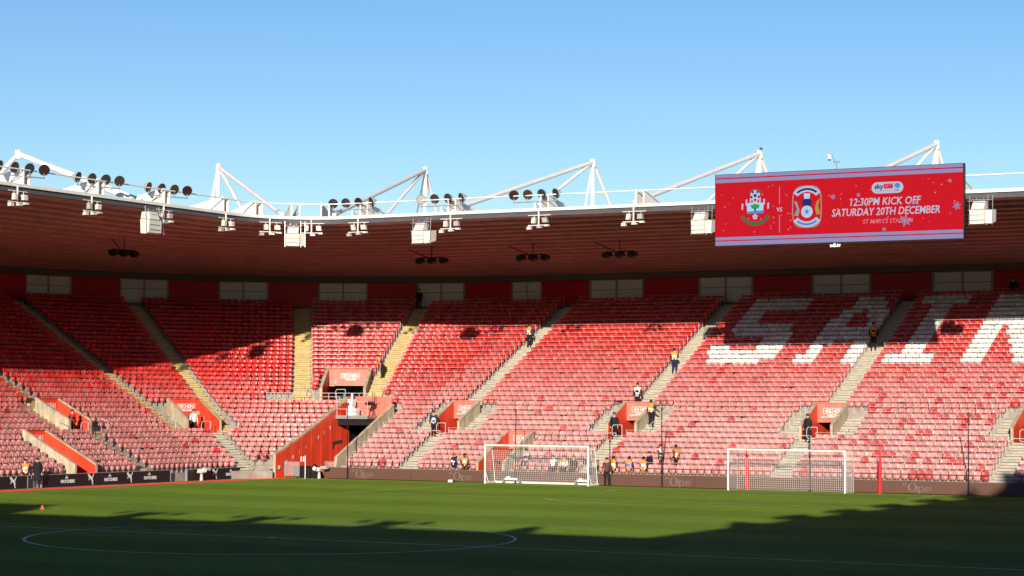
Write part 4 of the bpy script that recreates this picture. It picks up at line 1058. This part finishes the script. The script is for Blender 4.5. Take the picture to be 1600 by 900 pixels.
def pose(kind):
    J = {}
    if kind == 'sit':
        J['pelvis'] = (0, 0, .12, .17); J['waist'] = (0, -.02, .30, .15); J['chest'] = (0, -.05, .50, .165); J['neck'] = (0, -.06, .66, .065); J['head'] = (0, -.08, .76, .095); J['crown'] = (0, -.08, .88, .075)
        for s, x in (('L', -1), ('R', 1)):
            J['sh'+s] = (.19*x, -.04, .56, .075); J['elbow'+s] = (.25*x, -.06, .30, .055); J['wrist'+s] = (.15*x, -.28, .22, .042); J['hand'+s] = (.12*x, -.34, .21, .04); J['tip'+s] = (.1*x, -.42, .20, .022); J['thumb'+s] = (.07*x, -.36, .24, .016)
            J['hip'+s] = (.10*x, -.03, .09, .10); J['knee'+s] = (.12*x, -.44, .12, .075); J['ankle'+s] = (.12*x, -.42, -.30, .05); J['toe'+s] = (.13*x, -.58, -.36, .045)
        return J
    lean = .10 if kind == 'bend' else 0
    J['pelvis'] = (0, 0, .95, .16); J['waist'] = (0, -.01-lean, 1.10, .145); J['chest'] = (0, -.01-2*lean, 1.32-lean*.3, .165); J['neck'] = (0, -.01-3*lean, 1.49-lean*.5, .065); J['head'] = (0, -.03-3.6*lean, 1.60-lean*.7, .098); J['crown'] = (0, -.03-3.9*lean, 1.72-lean*.8, .078)
    for s, x in (('L', -1), ('R', 1)):
        J['sh'+s] = (.20*x, -2.1*lean, 1.40-lean*.4, .078)
        if kind == 'walk':
            J['elbow'+s] = (.26*x, .10*x, 1.12, .056); J['wrist'+s] = (.25*x, .02*x-.14, .92, .042)
        elif kind == 'cross':
            J['elbow'+s] = (.27*x, -.04, 1.13, .056); J['wrist'+s] = (.05*x, -.20, 1.12, .042)
        elif kind == 'point' and x == -1:
            J['elbow'+s] = (-.34, -.06, 1.16, .056); J['wrist'+s] = (-.52, -.22, 1.0, .042)
        else:
            J['elbow'+s] = (.26*x, .03-1.5*lean, 1.12, .056); J['wrist'+s] = (.25*x, -.08-1.5*lean, .88, .042)
        w = Vector(J['wrist'+s][:3]); e = Vector(J['elbow'+s][:3]); d = (w-e).normalized()
        h = w+d*.07; tp = w+d*.17+Vector((0, -.02, 0)); th = h+Vector((-.03*x, -.045, -.01))
        J['hand'+s] = (*h, .042); J['tip'+s] = (*tp, .02); J['thumb'+s] = (*th, .015)
        st = .16*x if kind == 'walk' else 0
        J['hip'+s] = (.10*x, 0, .90, .105); J['knee'+s] = (.11*x, -.04+st*.9, .50, .075); J['ankle'+s] = (.12*x, .03+st*1.3, .10, .05); J['toe'+s] = (.14*x, -.13+st*1.3, .05, .045)
    return J
BODY = {k: make_body(pose(k), EDG) for k in ('stand', 'walk', 'cross', 'sit', 'point', 'bend')}
def person(kind, loc, rz, label, top='black_cloth', legs='black_cloth', vest=None, band='white_vest', skin='skin', hair='hair', sc=1.0, coat=False):
    bm_, vm, hm, fm = BODY[kind]
    o = bpy.data.objects.new('person', bm_); COL.objects.link(o); o.location = loc; o.rotation_euler = (0, 0, rz); o.scale = (sc, sc, sc)
    tag(o, label, 'person', 'stewards and other people round the ground')
    def setm(ob, names):
        for i, n in enumerate(names): ob.material_slots[i].link = 'OBJECT'; ob.material_slots[i].material = MATS[n]
    setm(o, [skin, top, legs, 'shoe'])
    def child(name, me, names):
        if len(me.materials) == 0:
            for n in names: me.materials.append(MATS[n])
        c = bpy.data.objects.new(name, me); COL.objects.link(c); c.parent = o; setm(c, names); return c
    child('hair', hm, [hair]); child('face', fm, [skin, 'hair'])
    if vest: child('vest', vm, [vest, band])
    if coat:
        b = MB(); prev = None
        for z, rx, ry in ((.42, .27, .21), (.7, .25, .19), (1.0, .23, .18), (1.25, .235, .175), (1.44, .20, .13), (1.52, .09, .09)):
            ring = [(rx*math.cos(2*math.pi*k/14), ry*math.sin(2*math.pi*k/14), z) for k in range(14)]
            if prev:
                for k in range(14): b.poly([prev[k], prev[(k+1) % 14], ring[(k+1) % 14], ring[k]])
            prev = ring
        c = link('coat', b, top); c.parent = o
    return o
def on(g, s, row, off=.3):
    p = fr(g, s, row*T+off)[0]; return (p.x, p.y, zrow(row))
def seated(x, row=K0): p = fr('R', x, (row+1)*T-.36)[0]; return (p.x, p.y, zrow(row)+.40)
PI = math.pi
person('stand', (-6.2, 24.75, zrow(34)), .2, 'dark-clothed person standing in shade at the top of the yellow stairs', 'black_cloth', 'black_cloth', 'white_vest' if False else None)
person('bend', (-2.8, 14.0, zrow(17)+.17), -.6, 'steward in orange and dark waistcoat low on the yellow stairs above the corner entrance', 'navy', 'black_cloth', 'orange_vest')
person('stand', (6.4, 19.45, zrow(24)+.17), PI, 'steward in orange waistcoat alone on the stairs left of centre, near the shadow line', 'navy', 'black_cloth', 'orange_vest')
person('cross', (19.75, 15.6, zrow(18)+.17), PI+.3, 'steward in orange waistcoat high on the stairs left of the white letter S', 'navy', 'navy', 'orange_vest')
person('stand', on('R', 19.1, 11, .45), .2, 'person in pale vest above the pink header of the second red entrance', 'black_cloth', 'black_cloth', 'white_vest', 'black_cloth', hair='hair')
person('point', (21.35, 8.4, zrow(7)+.17), PI-.2, 'steward seen from behind in orange waistcoat beside the second red entrance', 'navy', 'black_cloth', 'orange_vest')
person('stand', (19.35, 7.05, zrow(5)), .3, 'slim person in black standing inside the second red entrance', 'black_cloth', 'black_cloth')
person('stand', (33.0, 18.5, zrow(23)+.17), .4, 'steward in dark clothes and orange on the stairs beside the white letter A', 'black_cloth', 'black_cloth', 'orange_vest', 'navy', sc=1.04)
person('stand', (32.7, 7.05, zrow(5)), -.2, 'person in long black coat in the third red entrance', 'black_cloth', 'black_cloth', coat=True)
person('stand', (5.7, 7.05, zrow(5)), .5, 'person in dark jacket with white belt at the first red entrance', 'navy', 'black_cloth', 'navy', 'white_vest')
person('walk', on('R', 24.5, -1, .2), R(70), 'left of two stewards walking along a low row left of the right goal', 'brown_coat', 'black_cloth', 'white_vest', 'navy')
person('walk', on('R', 25.55, -1, .2), R(-110), 'right of two stewards walking along a low row left of the right goal', 'brown_coat', 'black_cloth', 'orange_vest', skin='skin_dark')
person('sit', seated(9.9), PI-.5, 'person with ginger hair and striped navy vest seated above the brown board', 'navy', 'navy', 'navy', 'white_vest', hair='hair_ginger')
person('sit', seated(10.75), .6, 'dark-haired person in orange vest seated beside the navy striped vest', 'brown_coat', 'brown_coat', 'orange_vest', skin='skin_dark')
person('sit', seated(15.0, K0+1), 0, 'person in dark clothes seated behind the left half of the portable goal net', 'black_cloth', 'black_cloth', 'white_vest', 'black_cloth')
person('sit', seated(17.3), 0, 'left of three people seated together behind the portable goal net', 'grey_cloth', 'black_cloth', 'white_vest')
person('sit', seated(18.05), .1, 'orange middle one of three people seated behind the portable goal net', 'white_vest', 'black_cloth', 'orange_vest')
person('sit', seated(18.75), 0, 'right of three people seated together behind the portable goal net, dark jacket', 'black_cloth', 'black_cloth')
person('sit', seated(20.2), -.2, 'person in orange and white seated behind the right post of the portable goal', 'white_vest', 'navy', 'orange_vest')
person('sit', seated(21.5), PI, 'orange-backed steward seated leftmost of the group right of the portable goal', 'navy', 'navy', 'orange_vest')
person('stand', (21.55, 1.5, 0), .3, 'person in dark brown jacket standing on the grass by the portable goal post', 'brown_coat', 'black_cloth')
person('sit', seated(22.6), PI, 'steward with orange waistcoat and bright blue lower back seated above the board', 'navy', 'brown_coat', 'orange_vest', 'blue_vest')
person('sit', seated(23.6), PI, 'steward with orange waistcoat over navy seated rightmost above the board', 'navy', 'navy', 'orange_vest')
person('sit', seated(23.75, K0+1), -.4, 'person in dark jacket seated behind the rightmost orange steward', 'black_cloth', 'black_cloth', hair='hair')
person('stand', (-4.6, -22.3, 0), R(60), 'person in orange vest at the left edge between the black boards', 'navy', 'black_cloth', 'orange_vest', sc=.95)
person('stand', (-3.7, -22.25, 0), R(40), 'person in long dark coat between the black boards at the left edge', 'black_cloth', 'black_cloth', coat=True)
person('stand', (-9.5, -12.35, 2.8), R(80), 'person in red and black standing in the left red entrance', 'black_cloth', 'black_cloth', 'red_cloth', 'black_cloth', sc=.98)
pp = fr('C', 22.0, 4.6)[0]; person('stand', (pp.x, pp.y, 2.8), R(60), 'person in white top in the doorway of the corner red entrance', 'white_vest', 'black_cloth')
person('stand', (40.2, 26.6, zrow(34)), 0, 'dark figure in shade against the red rear wall at top right', 'black_cloth', 'navy', sc=.98)

# ---------------------------------------------------------------- roofs behind the camera, whose shadows fall across the pitch
NX, NY = 70.5, -106.6
nr = tag(empty('opposite_stand', (90, -110, 0)), 'roofed stands behind the viewer casting shade on the grass', 'grandstand')
b = MB()
b.prism([(NX, -140, 16.9), (100, -140, 16.9), (100, 6, 16.9), (NX, 6, 16.9)], (0, 0, .45)); link('roof_deck', b, 'roof_top', nr)
b = MB(); b.prism([(-40, NY, 16.88), (NX+2, NY, 16.88), (NX+2, -140, 16.88), (-40, -140, 16.88)], (0, 0, .46)); link('roof_deck', b, 'roof_top', nr)
b = MB(); b.box((99.5, -67, 8.4), (.6, 146, 17)); b.box((30, -139.5, 8.4), (140, .6, 17)); link('rear_wall', b, 'beam', nr)
b = MB(); b.prism([(74, -98, 0), (97, -98, 0), (97, -98, 12), (74, -98, 1)], (0, 100, 0)); link('terrace', b, 'seat_red', nr)
b = MB(); b.box((30.6, NY-.1, 16.9), (15.2, .8, 4.6)); link('screen_casing', b, 'black', nr)
b = MB(); b.prism([(-5.5, -118, 0), (-30, -118, 0), (-30, -118, 13), (-5.5, -118, 1)], (0, 71, 0)); link('terrace', b, 'seat_red', nr)
b = MB(); b.prism([(-5, -109, 0), (-5, -132, 0), (-5, -132, 12.5), (-5, -109, 1)], (68, 0, 0)); link('terrace', b, 'seat_red', nr)
b = MB(); b.prism([(-2.5, -118, 16.9), (-2.5, -47, 16.9), (-33, -47, 16.9), (-33, -118, 16.9)], (0, 0, .45)); link('roof_deck', b, 'roof_top', nr)
b = MB(); b.box((-32.5, -82, 8.4), (.6, 70, 17)); link('rear_wall', b, 'beam', nr)
for i, x in enumerate((45.2, 51.7, 58.3)): floodlight((x, NY+.2, 17.4), PI, f'{ORD[i+1]} floodlight cluster on the near roof whose lamp shadows reach the grass', 'floodlight clusters on the near roofs')
for i, y in enumerate((-92, -85.3, -78.6, -71.9, -65.2)): floodlight((NX+.2, y, 17.4), -PI/2, f'{ORD[i+1]} floodlight cluster on the side roof near the viewer', 'floodlight clusters on the near roofs')
for x in (24.9, 31.6, 38.4, 45.2, 51.7, 58.3, 65):
    b = MB(); b.prism([(x, NY, 17.3), (x, NY, 18.5), (x, NY-.4, 18.5), (x, NY-4.5, 17.8), (x, NY-4.5, 17.3)], (.5, 0, 0)); link('rafter_nose', b, 'white_steel', nr)
for y in (-98.7, -92, -85.3, -78.6, -71.9, -65.2, -58.5):
    b = MB(); b.prism([(NX, y, 17.3), (NX, y, 18.5), (NX+.4, y, 18.5), (NX+4.5, y, 17.8), (NX+4.5, y, 17.3)], (0, .5, 0)); link('rafter_nose', b, 'white_steel', nr)
for y in (-95.3, -82, -68.5):
    for q in ((NX+.5, y, 17.3), (NX+7, y, 17.3), (NX+18, y, 17.3), (NX+24, y, 17.3)):
        b = MB(); b.tube((NX+18, y, 22.6), q, .17, n=8); link('strut', b, 'white_steel', nr)
